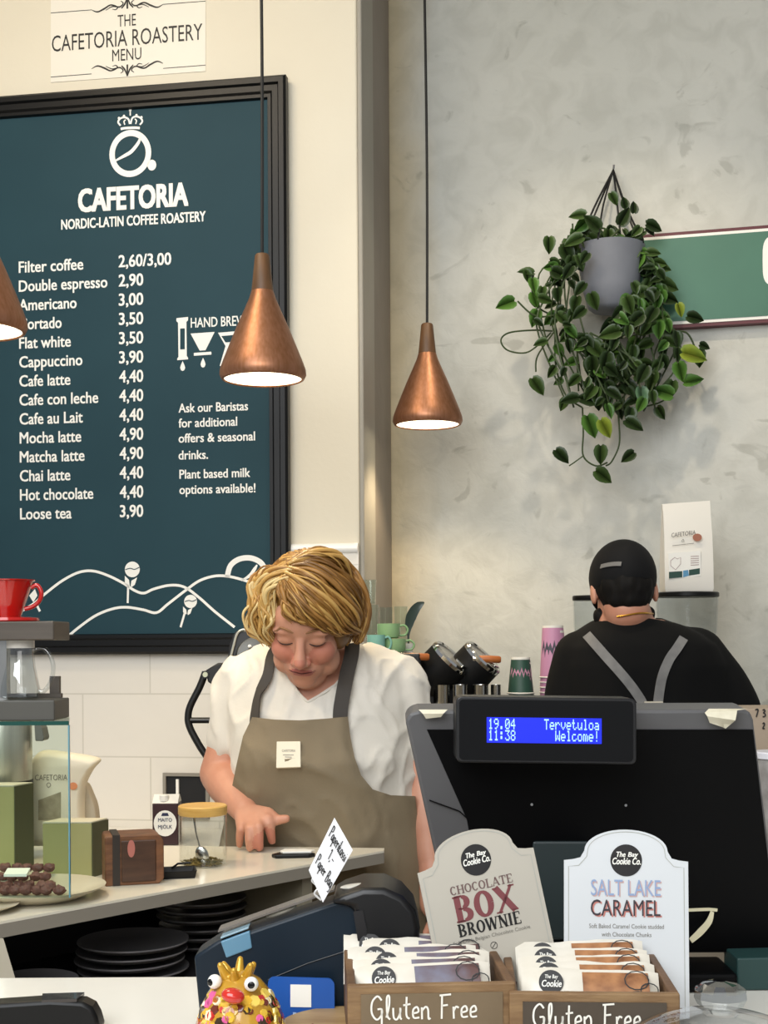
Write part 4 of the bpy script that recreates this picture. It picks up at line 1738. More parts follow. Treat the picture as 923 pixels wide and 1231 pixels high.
def cup(o, r0, r1, h, mt, prt, lab, group, wob):
    t = thing('paper_cup', o, lab, 'paper cup', group)
    b = new(); lathe(b, o, [(r0, .004), (r1, h - .006), (r1 - .0004, h - .006), (r0 - .0004, .004)], 32, closed=True)
    obj('sleeve', b, mt, t)
    b = new()
    x, y, z = V((1, 0, 0)), V((0, 1, 0)), UP
    rg = []
    for i in range(20):
        a = 2 * math.pi * i / 20
        rg.append(o + V((math.cos(a), math.sin(a), 0)) * (r0 * 1.03) + UP * .002)
    tube(b, rg + [rg[0]], .0019, 8)
    obj('rim', b, M_cupw, t)
    b = new(); lathe(b, o + UP * (h - .006), [(r1 * 1.0, .0002), (r1 * .985, .006), (r1 * .9, .006), (r1 * .88, .003)], 32)
    obj('base', b, M_cupw, t)
    # zigzag print that wraps the front
    b = new()
    pts = []
    for i in range(15):
        a = math.pi + math.pi * (0.12 + .76 * i / 14)
        zz = h * (.62 + (.08 if i % 2 else -.06) + .03 * math.sin(i * 2.1))
        rr_ = r0 + (r1 - r0) * (zz - .004) / (h - .01) + .0006
        pts.append((V((math.cos(a), math.sin(a), 0)), zz, rr_))
    pr0 = None
    for d_, zz, rr_ in pts:
        cur = [b.verts.new(o + d_ * rr_ + UP * zz), b.verts.new(o + d_ * (rr_ + .0003) + UP * (zz - h * .15))]
        if pr0:
            b.faces.new((pr0[0], cur[0], cur[1], pr0[1]))
        pr0 = cur
    obj('printed_pattern', b, prt, t, smooth=0)


def cup_stack(u, d, z0, v_top, step, n, r0, r1, mt, prt, what, group):
    h = P(u, v_top, d).z - z0 - step * (n - 1)
    o = P(u, 800, d)
    for i in range(n):
        od = {0: 'lowest', n - 1: 'topmost'}.get(i, ['', 'second', 'third', 'fourth', 'fifth', 'sixth'][min(i, 5)] + ' from the bottom')
        cup(V((o.x + rnd.uniform(-.001, .001), o.y, z0 + i * step)), r0, r1, h, mt, prt, 'upside down %s paper cup, %s of its stack' % (what, od), group, 0)


k3 = 3.24 / F_PX
cup_stack(626, 3.24, MZ + .0005, 790, .013, 3, 15.5 * k3, 11.5 * k3, M_gcup, M_cupp, 'dark green', 'green paper cups')
cup_stack(665, 3.30, MZ + .0005, 752, .0125, 6, 16 * k3, 13 * k3, M_pink, mat('cup_print_dark', '4a4a55', .5), 'pink', 'pink paper cups')

# ------------------------------------------------------------------ coffee grinders with hoppers
M_smoke = glass_mat('hopper_plastic', 'f3f5f6', 0.2, 0.08)
M_beans = mat('roasted_beans', '3a2418', 0.5, color2='55372a', nscale=120, bump=.6, bscale=150)


def grinder(u, wpx, v_top, v_bot, d, lab):
    kk = d / F_PX
    o = P(u, 800, d); o.z = .9005
    t = thing('coffee_grinder', o, lab, 'coffee grinder')
    zt, zb = P(u, v_top, d).z, P(u, v_bot, d).z
    r = wpx * kk / 2
    b = new(); lathe(b, V((o.x, o.y, zb)), shell([(r * .5, -.03), (r * .86, 0.0), (r * .94, (zt - zb) * .5), (r * .97, zt - zb - .013)], .003), 40)
    hp = obj('hopper', b, M_smoke, t)
    b = new(); lathe(b, V((o.x, o.y, zt - .0125)), [(r * .97, 0), (r, .002), (r, .010), (r * .95, .0125)], 40)
    obj('hopper_lid', b, M_black, hp)
    b = new(); lathe(b, V((o.x, o.y, zb - .03)), [(r * .46, .002), (r * .5, .006)], 32)
    obj('coffee_beans', b, M_beans, hp)
    b = new(); box(b, (o.x - .05, o.y - .06, .9006), (o.x + .05, o.y + .06, zb - .0305))
    obj('grinder_body', b, M_mach, t, smooth=0, bevel=.01)
    return o, zt


go, gz = grinder(826, 76, 712, 790, 3.31, 'coffee grinder with a clear hopper under the white coffee bag')
grinder(712, 47, 716, 785, 3.36, 'coffee grinder with a clear hopper left of the black cap')

# white coffee bag standing on the hopper lid
bD = 3.31
kk = bD / F_PX
bo_ = V((P(825, 712, bD).x, bD, gz + .0004))
wb_ = thing('coffee_bag', bo_, 'white coffee bag standing upright on the grinder hopper', 'coffee bag')
zt_ = P(825, 604, bD).z
W = 29 * kk
b = new()
rg = []
Hh = zt_ - bo_.z
for h, w, dpt in ((0, .96, .030), (.03, 1.0, .032), (.3, 1.0, .030), (.6, .99, .024), (.85, .98, .012), (.97, .99, .004), (1.0, .99, .002)):
    z = bo_.z + Hh * h
    pts = []
    for sx, sy in ((-1, -1), (0, -1.12), (1, -1), (1, 1), (0, 1.1), (-1, 1)):
        pts.append(b.verts.new(V((bo_.x + sx * W * w, bo_.y + sy * dpt, z + (sx * .004 if h == 1.0 else 0)))))
    rg.append(pts)
skin_rings(b, rg)
obj('bag', b, mat('white_bag', 'e9e4d9', 0.45), wb_, smooth=50)
fn = V((0, -1, 0.06)).normalized()
b = new()
fpl = V((bo_.x, bo_.y - .0345, 0))
n_ = V((0, -1, 0))
text(b, 'CAFETORIA', Pp(807, 646, fpl, n_), V((1, 0, .12)).normalized(), UP, 29 * kk, 5 * kk, .006)
ribbon(b, [Pp(u, v, fpl, n_) for u, v in ((808, 656), (834, 653))], n_, .0012)
ribbon(b, catmull([Pp(u, v, fpl, n_) for u, v in ((821, 648), (819, 651), (822, 651), (821, 648))], 3), n_, .001)
obj('print', b, mat('bag_grey_print', '6f6b66', .5), wb_, smooth=0)
b = new()
f = [Pp(u, v, fpl, n_) for u, v in ((803, 665), (842, 662), (842, 692), (804, 696))]
prism(b, f, [q + c_f * .002 for q in f])
lb = obj('label', b, mat('bag_label_white', 'f4f1e8', .5), wb_, smooth=0)
fl2 = fpl - c_f * .0006
b = new(); poly(b, [Pp(u, v, fl2, n_) for u, v in ((804, 687.5), (820, 686.5), (820, 694), (804, 695.5))]); poly(b, [Pp(u, v, fl2, n_) for u, v in ((828, 685), (841, 683), (841, 690), (828, 692))])
obj('green_strip', b, mat('label_green', '22463c', .5), lb, smooth=0)
b = new(); poly(b, [Pp(u, v, fl2, n_) for u, v in ((821, 686), (827, 685), (828, 692), (821, 694))])
obj('blue_foil', b, mat('label_blue', '5a94b8', .3), lb, smooth=0)
b = new()
q = [Pp(u, v, fl2, n_) for u, v in ((806, 674), (811, 670), (814, 672), (818, 670), (818, 678), (812, 685), (806, 680), (806, 674))]
ribbon(b, q, n_, .0014)
for i in range(5):
    ribbon(b, [Pp(830, 669 + i * 2.6, fl2, n_), Pp(840, 668.4 + i * 2.6, fl2, n_)], n_, .0016)
obj('label_drawing', b, mat('label_pinkgrey', 'a98f8c', .5), lb, smooth=0)
b = new(); disc(b, Pp(838, 646, fpl - c_f * .0004, n_), V((5.5 * kk, 0, 0)), V((0, 0, 4.5 * kk)))
obj('round_sticker', b, mat('sticker_copper', 'a86a52', .4), wb_, smooth=0)

# ------------------------------------------------------------------ black machine with tubular frame left of the woman
td = 3.02
tf = thing('lever_machine', P(275, 905, td) * 1, 'black lever machine with a tubular handle frame behind the woman', 'coffee machine')
tf.location.z = .8605
T = lambda pts, d=td: [P(u, v, d) for u, v in pts]
kk = td / F_PX
b = new()
tube(b, catmull(T([(247, 808), (240, 826), (229, 848), (226, 862), (228, 874), (236, 890), (246, 906), (262, 926)]), 6), 4.3 * kk, 14)
obj('handle_tube', b, M_mach, tf)
b = new(); tube(b, T([(229, 866), (256, 866)]), 3.6 * kk, 12)
obj('cross_tube', b, M_mach, tf)
b = new()
fprism(b, [(247, 806), (262, 797), (276, 796), (300, 790), (300, 800), (272, 840), (256, 866), (253, 868), (256, 838), (254, 822), (250, 820)], td - .015, td + .03)
obj('side_arm', b, M_mach, tf, smooth=30, bevel=.004)
b = new(); lathe(b, P(246.5, 811, td - .02), [(4.6 * kk, 0), (4.6 * kk, .03)], 24, c_f)
piv = obj('pivot', b, M_mach, tf)
b = new(); lathe(b, P(246.5, 811, td - .022), [(3.0 * kk, 0), (3.2 * kk, .0018)], 20, c_f)
obj('pivot_cap', b, mat('pale_metal', 'b9bda6', .4, .3), piv)
b = new()
fprism(b, [(273, 800), (276, 775), (282, 760), (290, 755), (302, 757), (310, 770), (318, 772), (330, 800), (318, 812)], td + .0, td + .10)
obj('head', b, mat('machine_dark_grey', '26272a', 0.35), tf, smooth=30, bevel=.008)
b = new()
tube(b, catmull(T([(276, 795), (281, 775), (285, 762), (292, 757), (301, 759)], td - .005), 6), 1.6 * kk, 8)
obj('chrome_trim', b, mat('pale_trim', 'c9cbc4', .25, .6), tf)
b = new(); lathe(b, P(308, 790, td + .005), [(24 * kk, 0), (25 * kk, .006), (23 * kk, .016), (19 * kk, .018)], 36, V((.1, -1, .2)))
obj('dial_cover', b, mat('dial_grey', '43443f', .3), tf)
b = new(); ball(b, P(300, 777, td - .02), 2.2 * kk)
obj('indicator', b, M_white, tf)
b = new()
box(b, (P(268, 900, td).x, td, .861), (P(330, 900, td).x, td + .14, P(290, 800, td).z))
obj('machine_body', b, M_mach, tf, smooth=0, bevel=.01)

# ------------------------------------------------------------------ carton and tub at the right edge
b = new(); box(b, (.50, 1.95, 0), (1.1, 2.35, .9))
tag(obj('side_counter', b, mat('side_counter_grey', '8f8a80', .5), smooth=0), 'grey side counter behind the till screen at the picture edge', 'counter')
cd = 2.12
bx_o = P(930, 1000, cd); bx_o.z = .9005
cbx = thing('cardboard_box', bx_o, 'tan cardboard box with handwriting behind the right edge of the till screen', 'box')
b = new()
zt_ = P(900, 852, cd).z
box(b, (P(872, 900, cd).x, cd, .9006), (P(1010, 900, cd).x, cd + .12, zt_))
obj('carton', b, mat('cardboard', 'a5937f', 0.7, color2='99876f', nscale=5), cbx, smooth=0, bevel=.002)
b = new()
hand_text(b, '7 3', P(907, 862, cd - .0008), V((1, 0, 0)), UP, n_, 9 * cd / F_PX, 1.6 * cd / F_PX)
hand_text(b, '2', P(916, 876, cd - .0008), V((1, 0, 0)), UP, n_, 7 * cd / F_PX, 1.6 * cd / F_PX)
obj('handwriting', b, M_ink, cbx, smooth=0)
td2 = 2.03
tb_o = P(935, 1000, td2); tb_o.z = .9005
tub = thing('plastic_tub', tb_o, 'white plastic tub with a lid in front of the cardboard box', 'tub')
kk = td2 / F_PX
zt2 = P(920, 912, td2).z
b = new(); lathe(b, tb_o, [(22 * kk, 0.0002), (24 * kk, .003), (27 * kk, zt2 - .9005)], 36)
obj('tub_body', b, mat('tub_grey', 'a9a6a4', .4, color2='6f6a66', nscale=18), tub)
b = new(); lathe(b, V((tb_o.x, tb_o.y, zt2 + .0003)), [(27.5 * kk, 0), (28.5 * kk, .001), (28.5 * kk, .009), (27 * kk, .011)], 36)
obj('lid', b, mat('tub_lid', 'd5d5dc', .35), tub)

# ------------------------------------------------------------------ people
M_skin = mat('skin', 'cd967c', 0.5, color2='c3886e', nscale=14, sss=0.08, bump=.03, bscale=120)
M_lip = mat('lips', 'ab6056', 0.45)
M_flush = mat('flushed_skin', 'c07c66', 0.5, sss=0.08)


def head_parts(bm, c, Rv, Uv, Fv, s=1.0, neck_to=None, neck_r=.055, jowl=1.0):
    def at(r, u, f):
        return c + (Rv * r + Uv * u + Fv * f) * s

    def el(r, u, f, a, b_, d, n=20):
        ellipsoid(bm, at(r, u, f), Rv * a * s, Fv * d * s, Uv * b_ * s, n, n // 2 + 2)
    el(0, .024, -.012, .075, .092, .095, 28)
    el(0, -.03, .028, .064, .082, .058, 28)
    el(0, .03, .05, .058, .05, .042)
    el(0, -.07, .05, .046 * jowl, .04, .04)
    el(0, -.1, .066, .024, .02, .02)
    for k_ in (1, -1):
        el(k_ * .034, -.036, .052, .03, .03, .032)
        el(k_ * .040, -.078, .028, .028 * jowl, .03, .035)
        el(k_ * .030, -.002, .071, .0185, .0135, .0145)
        el(k_ * .03, .017, .074, .027, .009, .013)
        el(k_ * .0125, -.043, .095, .0085, .008, .0105, 14)
        el(k_ * .0775, -.012, -.008, .008, .031, .02)
        el(k_ * .014, -.0660, .083, .014, .0036, .009, 14)
    limb(bm, [at(0, .008, .082), at(0, -.015, .094), at(0, -.037, .106)], [.0085 * s, .0095 * s, .0125 * s], 14)
    el(0, -.0660, .086, .012, .0042, .008, 14)
    el(0, -.0745, .082, .02, .0048, .0095, 14)
    if neck_to is not None:
        limb(bm, [at(0, -.06, -.01), neck_to], [neck_r * s, neck_r * 1.12 * s], 24)
    return at


def torso_rings(bm, rows, seg=32):
    """rows: (u, v, d, half width m, half depth m)"""
    rg = []
    for u, v, d, hw, hd in rows:
        c = P(u, v, d)
        r = []
        for i in range(seg):
            a = 2 * math.pi * i / seg
            ca, sa = math.cos(a), math.sin(a)
            e = 0.85
            r.append(bm.verts.new(c + V((hw * math.copysign(abs(ca) ** e, ca), hd * math.copysign(abs(sa) ** e, sa), 0))))
        rg.append(r)
    skin_rings(bm, rg)


def grow(rows, g):
    return [(u, v, d, hw + g, hd + g) for u, v, d, hw, hd in rows]


def rumple(bm, amp, sc_, seed=0, only=None):
    bm.normal_update()
    mv = []
    for v in bm.verts:
        q = v.co * sc_ + V((seed, seed * .3, 0))
        q.z *= .55
        mv.append((v, v.normal * amp * noise.noise(q)))
    for v, d in mv:
        v.co += d


def folds(bm, amp, sc_, seed):
    """soft creases: ridged noise drawn out along a diagonal"""
    bm.normal_update()
    mv = []
    for v in bm.verts:
        c = v.co
        q = V((c.x * .9 + c.z * .35 + seed, c.y * .6, c.z * .55 - c.x * .3)) * sc_
        mv.append((v, v.normal * amp * ((1 - abs(noise.noise(q)) * 2.2) ** 3 if abs(noise.noise(q)) < .45 else 0)))
    for v, d in mv:
        v.co += d


def bvh_of(bm):
    return BVHTree.FromBMesh(bm)


def frame_from(pitch, yaw, roll):
    """head looking at the camera, pitched down / turned / rolled (radians)"""
    M = Matrix.Rotation(roll, 3, 'Y') @ Matrix.Rotation(yaw, 3, 'Z') @ Matrix.Rotation(pitch, 3, 'X')
    return M @ V((1, 0, 0)), M @ V((0, 0, 1)), M @ V((0, -1, 0))


def legs(bm, hipc, hw, floor_y, r=.085, toe=-1):
    for k_ in (1, -1):
        h = hipc + V((k_ * hw * .5, 0, 0))
        kn = V((h.x + k_ * .01, h.y - .0 * toe, .48))
        an = V((h.x + k_ * .015, h.y + .01, .09))
        limb(bm, [h, kn, an], [r * 1.15, r * .72, r * .5], 18)
        limb(bm, [an + V((0, 0, -.03)), V((an.x + k_ * .01, an.y + toe * .11, .045))], [.046, .036], 16)


# ---- woman
wd = 2.74
w_root = P(395, 900, wd); w_root.z = 0
woman = thing('person', w_root, 'person with wavy blonde hair in a white shirt and taupe apron, hand on the counter', 'person')
HR, HU, HF = frame_from(R(34), R(-5), R(3))
hc = P(369, 742, 2.60)
rows = [(379, 776, 2.735, .070, .055), (381, 786, 2.735, .118, .068), (383, 799, 2.74, .152, .082), (385, 815, 2.745, .172, .096), (386, 840, 2.745, .180, .112),
        (387, 875, 2.74, .180, .130), (390, 908, 2.735, .180, .150), (393, 945, 2.75, .188, .145), (397, 985, 2.765, .192, .142),
        (400, 1030, 2.775, .203, .145), (402, 1075, 2.78, .208, .145), (402, 1120, 2.79, .19, .13)]
sR_ = P(292, 823, 2.75)      # her right shoulder (image left)
eR = P(263, 930, 2.74)
wrR = P(294, 974, 2.61)
sL_ = P(480, 828, 2.75)
eL = P(507, 940, 2.70)
wrL = P(519, 1040, 2.65)


def shirt_arms(bm, g):
    limb(bm, [P(322, 806, 2.75), sR_, sR_.lerp(eR, .62)], [.045 + g, .045 + g, .034 + g], 22)
    limb(bm, [P(446, 808, 2.75), sL_, sL_.lerp(eL, .64)], [.045 + g, .048 + g, .036 + g], 22)


bm = new()
at = head_parts(bm, hc, HR, HU, HF, 1.0, P(374, 806, 2.72), .052, .94)
ball(bm, at(0, -.1, .03), .043)
torso_rings(bm, rows)
limb(bm, [P(322, 806, 2.75), sR_, sR_.lerp(eR, .6), eR, eR.lerp(wrR, .35), wrR], [.044, .044, .037, .040, .041, .027], 20)
limb(bm, [P(446, 808, 2.75), sL_, eL, eL.lerp(wrL, .35), wrL], [.044, .046, .038, .037, .026], 20)
# her right hand, finger tips on the counter
zt = CT + .0085
H = lambda u, v, d: P(u, v, d)
palm = [(308, 984, 2.575), (322, 986, 2.545), (311, 990, 2.54), (301, 993, 2.545), (291, 994, 2.555)]
kn = [H(*q) for q in palm[1:]]
for q, r in zip(kn, (.0135, .0135, .013, .012)):
    limb(bm, [wrR, wrR.lerp(q, .55), q], [.022, .0165, r], 16)
limb(bm, [H(303, 983, 2.58), H(312, 987, 2.56)], [.021, .019], 16)
tips = [(327, 1011), (312, 1019), (300, 1019.5), (288, 1016)]
for q, (u, v), r, bow in zip(kn, tips, (.0098, .0098, .0094, .0084), (.012, .014, .013, .010)):
    t = Pz(u, v, zt + (.008 if u == 327 else 0))
    m1 = q.lerp(t, .42) + V((0, -bow * .8, bow))
    m2 = q.lerp(t, .75) + V((0, -bow * .7, bow * .5))
    limb(bm, [q, m1, m2, t], [r * 1.22, r * 1.06, r * .98, r * .82], 14)
limb(bm, [H(309, 979, 2.585), H(322, 979, 2.565), H(333, 986, 2.55), H(344, 984, 2.545)], [.019, .0145, .0105, .0085], 14)
# her left hand hanging beside the hip
dirL = (wrL - eL).normalized()
sd = V((.25, -1, 0)).normalized()
pl = wrL + dirL * .075
limb(bm, [wrL, pl], [.027, .034], 16)
for i, (a, L_) in enumerate(((-.028, .07), (-.010, .078), (.009, .074), (.026, .058))):
    q = pl + sd * -a + dirL * .01
    limb(bm, [q, q + dirL * L_ * .5 + V((-.006, 0, 0)), q + dirL * L_ * .95 + V((-.022, 0, 0))], [.0095, .009, .0075], 12)
limb(bm, [wrL + dirL * .03 + sd * .02, wrL + dirL * .065 + sd * .045, wrL + dirL * .1 + sd * .046], [.014, .0105, .0085], 12)
hipc = P(402, 1110, 2.79)
legs(bm, V((hipc.x, hipc.y, .80)), .2, 2.8, .085)
bm = remesh(bm, .0034, 5, .5)
# face colouring by where the features are
bm.faces.ensure_lookup_table()
for f in bm.faces:
    q = f.calc_center_median() - hc
    r_, u_, f_ = q.dot(HR), q.dot(HU), q.dot(HF)
    f.material_index = 0
    if f_ > .06:
        if abs(r_) < .026 - abs(u_ + .070) * 1.2 and -.0785 < u_ < -.0625:
            f.material_index = 1
        elif (abs(abs(r_) - .04) / .026) ** 2 + ((u_ + .036) / .026) ** 2 < 1 or (abs(r_) / .012) ** 2 + ((u_ + .036) / .012) ** 2 < 1:
            f.material_index = 2
    if (f.calc_center_median() - P(318, 1012, 2.53)).length < .028:
        f.material_index = 2
skin_bvh = bvh_of(bm)
body = obj('body', bm, [M_skin, M_lip, M_flush], woman, smooth=180)


def on_face(r, u, off=.0008):
    """point of the face surface in head coordinates"""
    o = hc + HR * r + HU * u + HF * .2
    h = skin_bvh.ray_cast(o, -HF)
    return h[0] + HF * off


for k_ in (1, -1):
    b = new()
    tube(b, [on_face(k_ * (.012 + i * .0065), .022 + .006 * math.sin(i * .52) - (.004 if i > 4 else 0)) for i in range(7)], [.0013, .0024, .0027, .0026, .0022, .0018, .001], 6)
    obj('eyebrow', b, mat('brow_brown', '8a6240', 0.7), body)
    b = new()
    tube(b, [on_face(k_ * (.016 + i * .005), -.0065 - .0045 * math.sin(i * .52)) for i in range(7)], [.0007, .0013, .0016, .0016, .0016, .0013, .0007], 6)
    obj('eyelashes', b, mat('lash_dark', '38231c', 0.6), body)
b = new()
tube(b, [on_face(-.025 + i * .00625, -.0695 + .0042 * abs(i - 4) / 4 - .001) for i in range(9)], [.0004, .0009, .0012, .0013, .0013, .0013, .0012, .0009, .0004], 6)
obj('mouth_line', b, mat('mouth_dark', '5a2522', 0.6), body)
for k_ in (1, -1):
    b = new()
    ball(b, on_face(k_ * .0085, -.0505, -.001), .0024, 10, 8)
    obj('nostril', b, mat('mouth_dark', '5a2522', 0.6), body)

# shirt: torso and sleeves over the body, V neck cut out
M_shirt = mat('white_shirt', 'ddd7cc', 0.8, color2='d6d0c4', nscale=5, bump=.05, bscale=160, sheen=.2)
bm = new()
torso_rings(bm, grow([r for r in rows if r[1] < 1060], .009))
shirt_arms(bm, .010)
limb(bm, [P(340, 797, 2.735), P(410, 797, 2.735)], [.045, .045], 18)
bm = remesh(bm, .006, 6, .5)
rumple(bm, .010, 10, 3)
folds(bm, .007, 13, 4)
folds(bm, .004, 24, 8)
cut = new()
fprism(cut, [(332, 770), (336, 797), (345, 812), (358, 830), (370, 842), (384, 834), (402, 822), (414, 808), (418, 780), (400, 740), (350, 740)], 2.4, 2.735)
bm2 = boolean(bm, cut, 'DIFFERENCE')
cut.free(); bm.free()
cut = new()      # hems of the sleeves
q = sR_.lerp(eR, .70)
shirt_bvh = bvh_of(bm2)
shirt = obj('shirt', bm2, M_shirt, woman, smooth=60)
b = new()
tube(b, catmull([V(p) for p in drape(shirt_bvh, [(346, 813.5), (352, 822), (358, 831), (364, 838), (370, 843.5), (378, 840), (386, 835), (396, 829), (405, 821.5), (413, 811)], .0002)[0]], 3), .0022, 8)
obj('neck_hem', b, M_shirt, shirt)

# apron
M_apron = mat('taupe_apron', '887a62', 0.8, color2='7a6c55', nscale=4, bump=.06, bscale=220)
M_strap = mat('dark_strap', '3b352f', 0.7)
bm = new()
torso_rings(bm, grow([r for r in rows if r[1] > 830], .024) + [(402, 1180, 2.79, .21, .145), (402, 1300, 2.79, .215, .15), (402, 1400, 2.79, .22, .15)])
bm = remesh(bm, .007, 5, .5)
rumple(bm, .014, 8, 5)
folds(bm, .007, 9, 1)
folds(bm, .0035, 20, 6)
cut = new()
fprism(cut, [(303, 862), (330, 865), (360, 866), (390, 864), (418, 861.5), (421, 885), (426, 910), (434, 932), (448, 949), (470, 956), (499, 957), (504, 1000), (512, 1100), (520, 1480), (250, 1480), (262, 1020),
             (276, 960), (284, 920), (292, 885)], 2.4, 2.72)
bm2 = boolean(bm, cut, 'INTERSECT')
cut.free(); bm.free()
apron_bvh = bvh_of(bm2)
apron = obj('apron', bm2, M_apron, woman, smooth=50)


def strap(name, pts, w, mt, parent, bvh, off=.004, t=.003):
    q, nn = drape(bvh, pts, off)
    b = new()
    q2 = catmull(q, 4)
    n2 = [samp_n(nn, i, len(q2)) for i in range(len(q2))]
    band(b, q2, n2, w, t)
    return obj(name, b, mt, parent)


def samp_n(nn, i, n):
    x = i / max(n - 1, 1) * (len(nn) - 1)
    a = min(int(x), len(nn) - 2)
    return nn[a].lerp(nn[a + 1], x - a).normalized()


strap('strap', [(308, 872), (311, 858), (316, 836), (322, 812), (329, 792), (333, 784)], .020, M_strap, apron, shirt_bvh, .012)
strap('strap', [(407, 872), (409, 855), (412, 834), (416, 812), (421, 792), (425, 780)], .029, M_strap, apron, shirt_bvh, .012)
b = new()
q, nn = drape(apron_bvh, [(333.5, 893.5), (361.5, 892.5), (362, 920.5), (333.5, 921.5)], .007)
an = (q[1] - q[0]).cross(q[0] - q[3]).normalized()
byv = (q[0] - q[3]).normalized()
prism(b, [p + an * .0022 for p in q], [p - an * .006 for p in q])
bd_ = obj('badge', b, mat('badge_cream', 'e6ddc6', .6), apron, smooth=0, bevel=.001)
b = new()
bx_ = (q[1] - q[0]).normalized()
bp_ = q[0] + an * .0034
text(b, 'CAFETORIA', bp_ + bx_ * .011 - byv * .021, bx_, byv, .026, .0045, 0)
ribbon(b, [bp_ + bx_ * .013 - byv * .027, bp_ + bx_ * .034 - byv * .0275], an, .0012)
ribbon(b, [bp_ + bx_ * .017 - byv * .031, bp_ + bx_ * .030 - byv * .0315], an, .0012)
obj('badge_print', b, mat('badge_grey', '76716a', .6), bd_, smooth=0)
# trousers below the apron
bm = new()
torso_rings(bm, grow([r for r in rows if r[1] > 1060], .012))
for k_ in (1, -1):
    h = V((hipc.x + k_ * .1, hipc.y, .80))
    limb(bm, [h, V((h.x + k_ * .01, h.y, .48)), V((h.x + k_ * .015, h.y + .01, .12))], [.112, .08, .068], 18)
bm = remesh(bm, .010, 4)
obj('trousers', bm, mat('dark_trousers', '2a2726', 0.8), woman, smooth=180)

# hair: cap plus many wavy locks
hb = new()
hcc = hc + HU * .024 - HF * .02
for (r_, u_, f_, a, b_, d_) in ((0, .030, -.02, .084, .088, .102), (0, -.02, -.055, .086, .085, .07), (.062, .005, -.01, .03, .075, .06), (-.060, .0, -.01, .03, .07, .055)):
    ellipsoid(hb, hc + HR * r_ + HU * u_ + HF * f_, HR * a, HF * d_, HU * b_, 30, 18)
hair_core = remesh(hb, .006, 6)
core_bvh = bvh_of(hair_core)
guides = [
    ('L', [(352, 688), (328, 684), (308, 694), (298, 712), (304, 730), (296, 746), (301, 762), (316, 770)]),
    ('L', [(353, 690), (335, 692), (320, 704), (312, 720), (319, 736), (310, 752), (318, 766), (330, 768)]),
    ('L', [(352, 694), (340, 698), (328, 710), (321, 724), (328, 738), (322, 752), (328, 766), (334, 772)]),
    ('L', [(350, 700), (342, 706), (334, 718), (330, 730), (334, 742), (331, 754), (333, 764)]),
    ('R', [(344, 698), (342, 708), (341, 718), (342, 728), (346, 738), (354, 744)]),
    ('R', [(344, 700), (348, 712), (352, 724), (357, 735), (368, 744), (384, 748)]),
    ('R', [(344, 697), (352, 708), (362, 722), (374, 736), (388, 748), (402, 757), (416, 758)]),
    ('R', [(346, 694), (358, 703), (374, 716), (390, 732), (406, 748), (420, 757), (430, 752)]),
    ('R', [(348, 690), (366, 694), (386, 706), (404, 724), (418, 742), (428, 756), (424, 770)]),
    ('R', [(350, 687), (372, 682), (396, 692), (416, 712), (428, 734), (433, 755), (428, 774)]),
    ('R', [(352, 684), (376, 672), (402, 678), (424, 698), (436, 724), (438, 750), (433, 772)]),
    ('R', [(354, 681), (378, 668), (406, 671), (428, 692), (440, 720), (441, 746), (437, 766)]),
]


def on_hair(u, v, off):
    r = ray(u, v).normalized()
    h = core_bvh.ray_cast(CAM, r)
    if h[0] is not None:
        n = h[1] if h[1].dot(r) < 0 else -h[1]
        return h[0] + n * off
    near = core_bvh.find_nearest(CAM + r * (hc - CAM).length)
    p = CAM + r * ((near[0] - CAM).dot(r))
    d = p - near[0]
    return near[0] + d.normalized() * min(d.length, .030)


def lock(bm, px_pts, r0, off, mi, wob):
    q = [on_hair(u, v, off) for u, v in px_pts]
    q = catmull(q, 5)
    n = len(q)
    ph = rnd.uniform(0, 6.28)
    out = []
    for i, p in enumerate(q):
        x = i / (n - 1)
        out.append(p + (HR * math.sin(ph + x * 11) + HU * math.cos(ph * 1.7 + x * 10)) * wob * (x ** .7) * math.sin(1.2 + x * 2) + (p - hcc).normalized() * (.004 * math.sin(3.1 * x)))
    rad = [max(.0008, r0 * (.45 + .75 * math.sin(math.pi * min(1, .15 + x * .85)) - .2 * x)) for x in (i / (n - 1) for i in range(n))]
    nf = len(bm.faces)
    tube(bm, out, rad, 7)
    bm.faces.ensure_lookup_table()
    for f in bm.faces[nf:]:
        f.material_index = mi


hair = new()
me_t = bpy.data.meshes.new('t')
hair_core.to_mesh(me_t)
hair.from_mesh(me_t)
bpy.data.meshes.remove(me_t)
hair_core.free()
# the cap shows nothing below the fringe
kill = []
for f in hair.faces:
    f.material_index = 0
for side, lo_, hi_, cnt in (('L', 0, 3, 110), ('R', 4, 11, 230)):
    for _ in range(cnt):
        x = rnd.uniform(lo_, hi_ - 1e-3)
        i = int(x)
        t = x - i
        a, c = guides[i][1], guides[i + 1][1]
        pts = []
        m_ = 7
        for j in range(m_):
            s_ = j / (m_ - 1)

            def g(z):
                y = s_ * (len(z) - 1)
                k_ = min(int(y), len(z) - 2)
                e = y - k_
                return (z[k_][0] * (1 - e) + z[k_ + 1][0] * e, z[k_][1] * (1 - e) + z[k_ + 1][1] * e)
            p, q = g(a), g(c)
            pts.append((p[0] * (1 - t) + q[0] * t + rnd.uniform(-1.8, 1.8), p[1] * (1 - t) + q[1] * t + rnd.uniform(-1.8, 1.8)))
        lock(hair, pts, rnd.uniform(.0014, .0042), rnd.uniform(.0, .018), rnd.choice((0, 0, 1, 1, 2)) if side == 'R' else rnd.choice((1, 2, 2, 3)), .0085 if side == 'R' else .014)
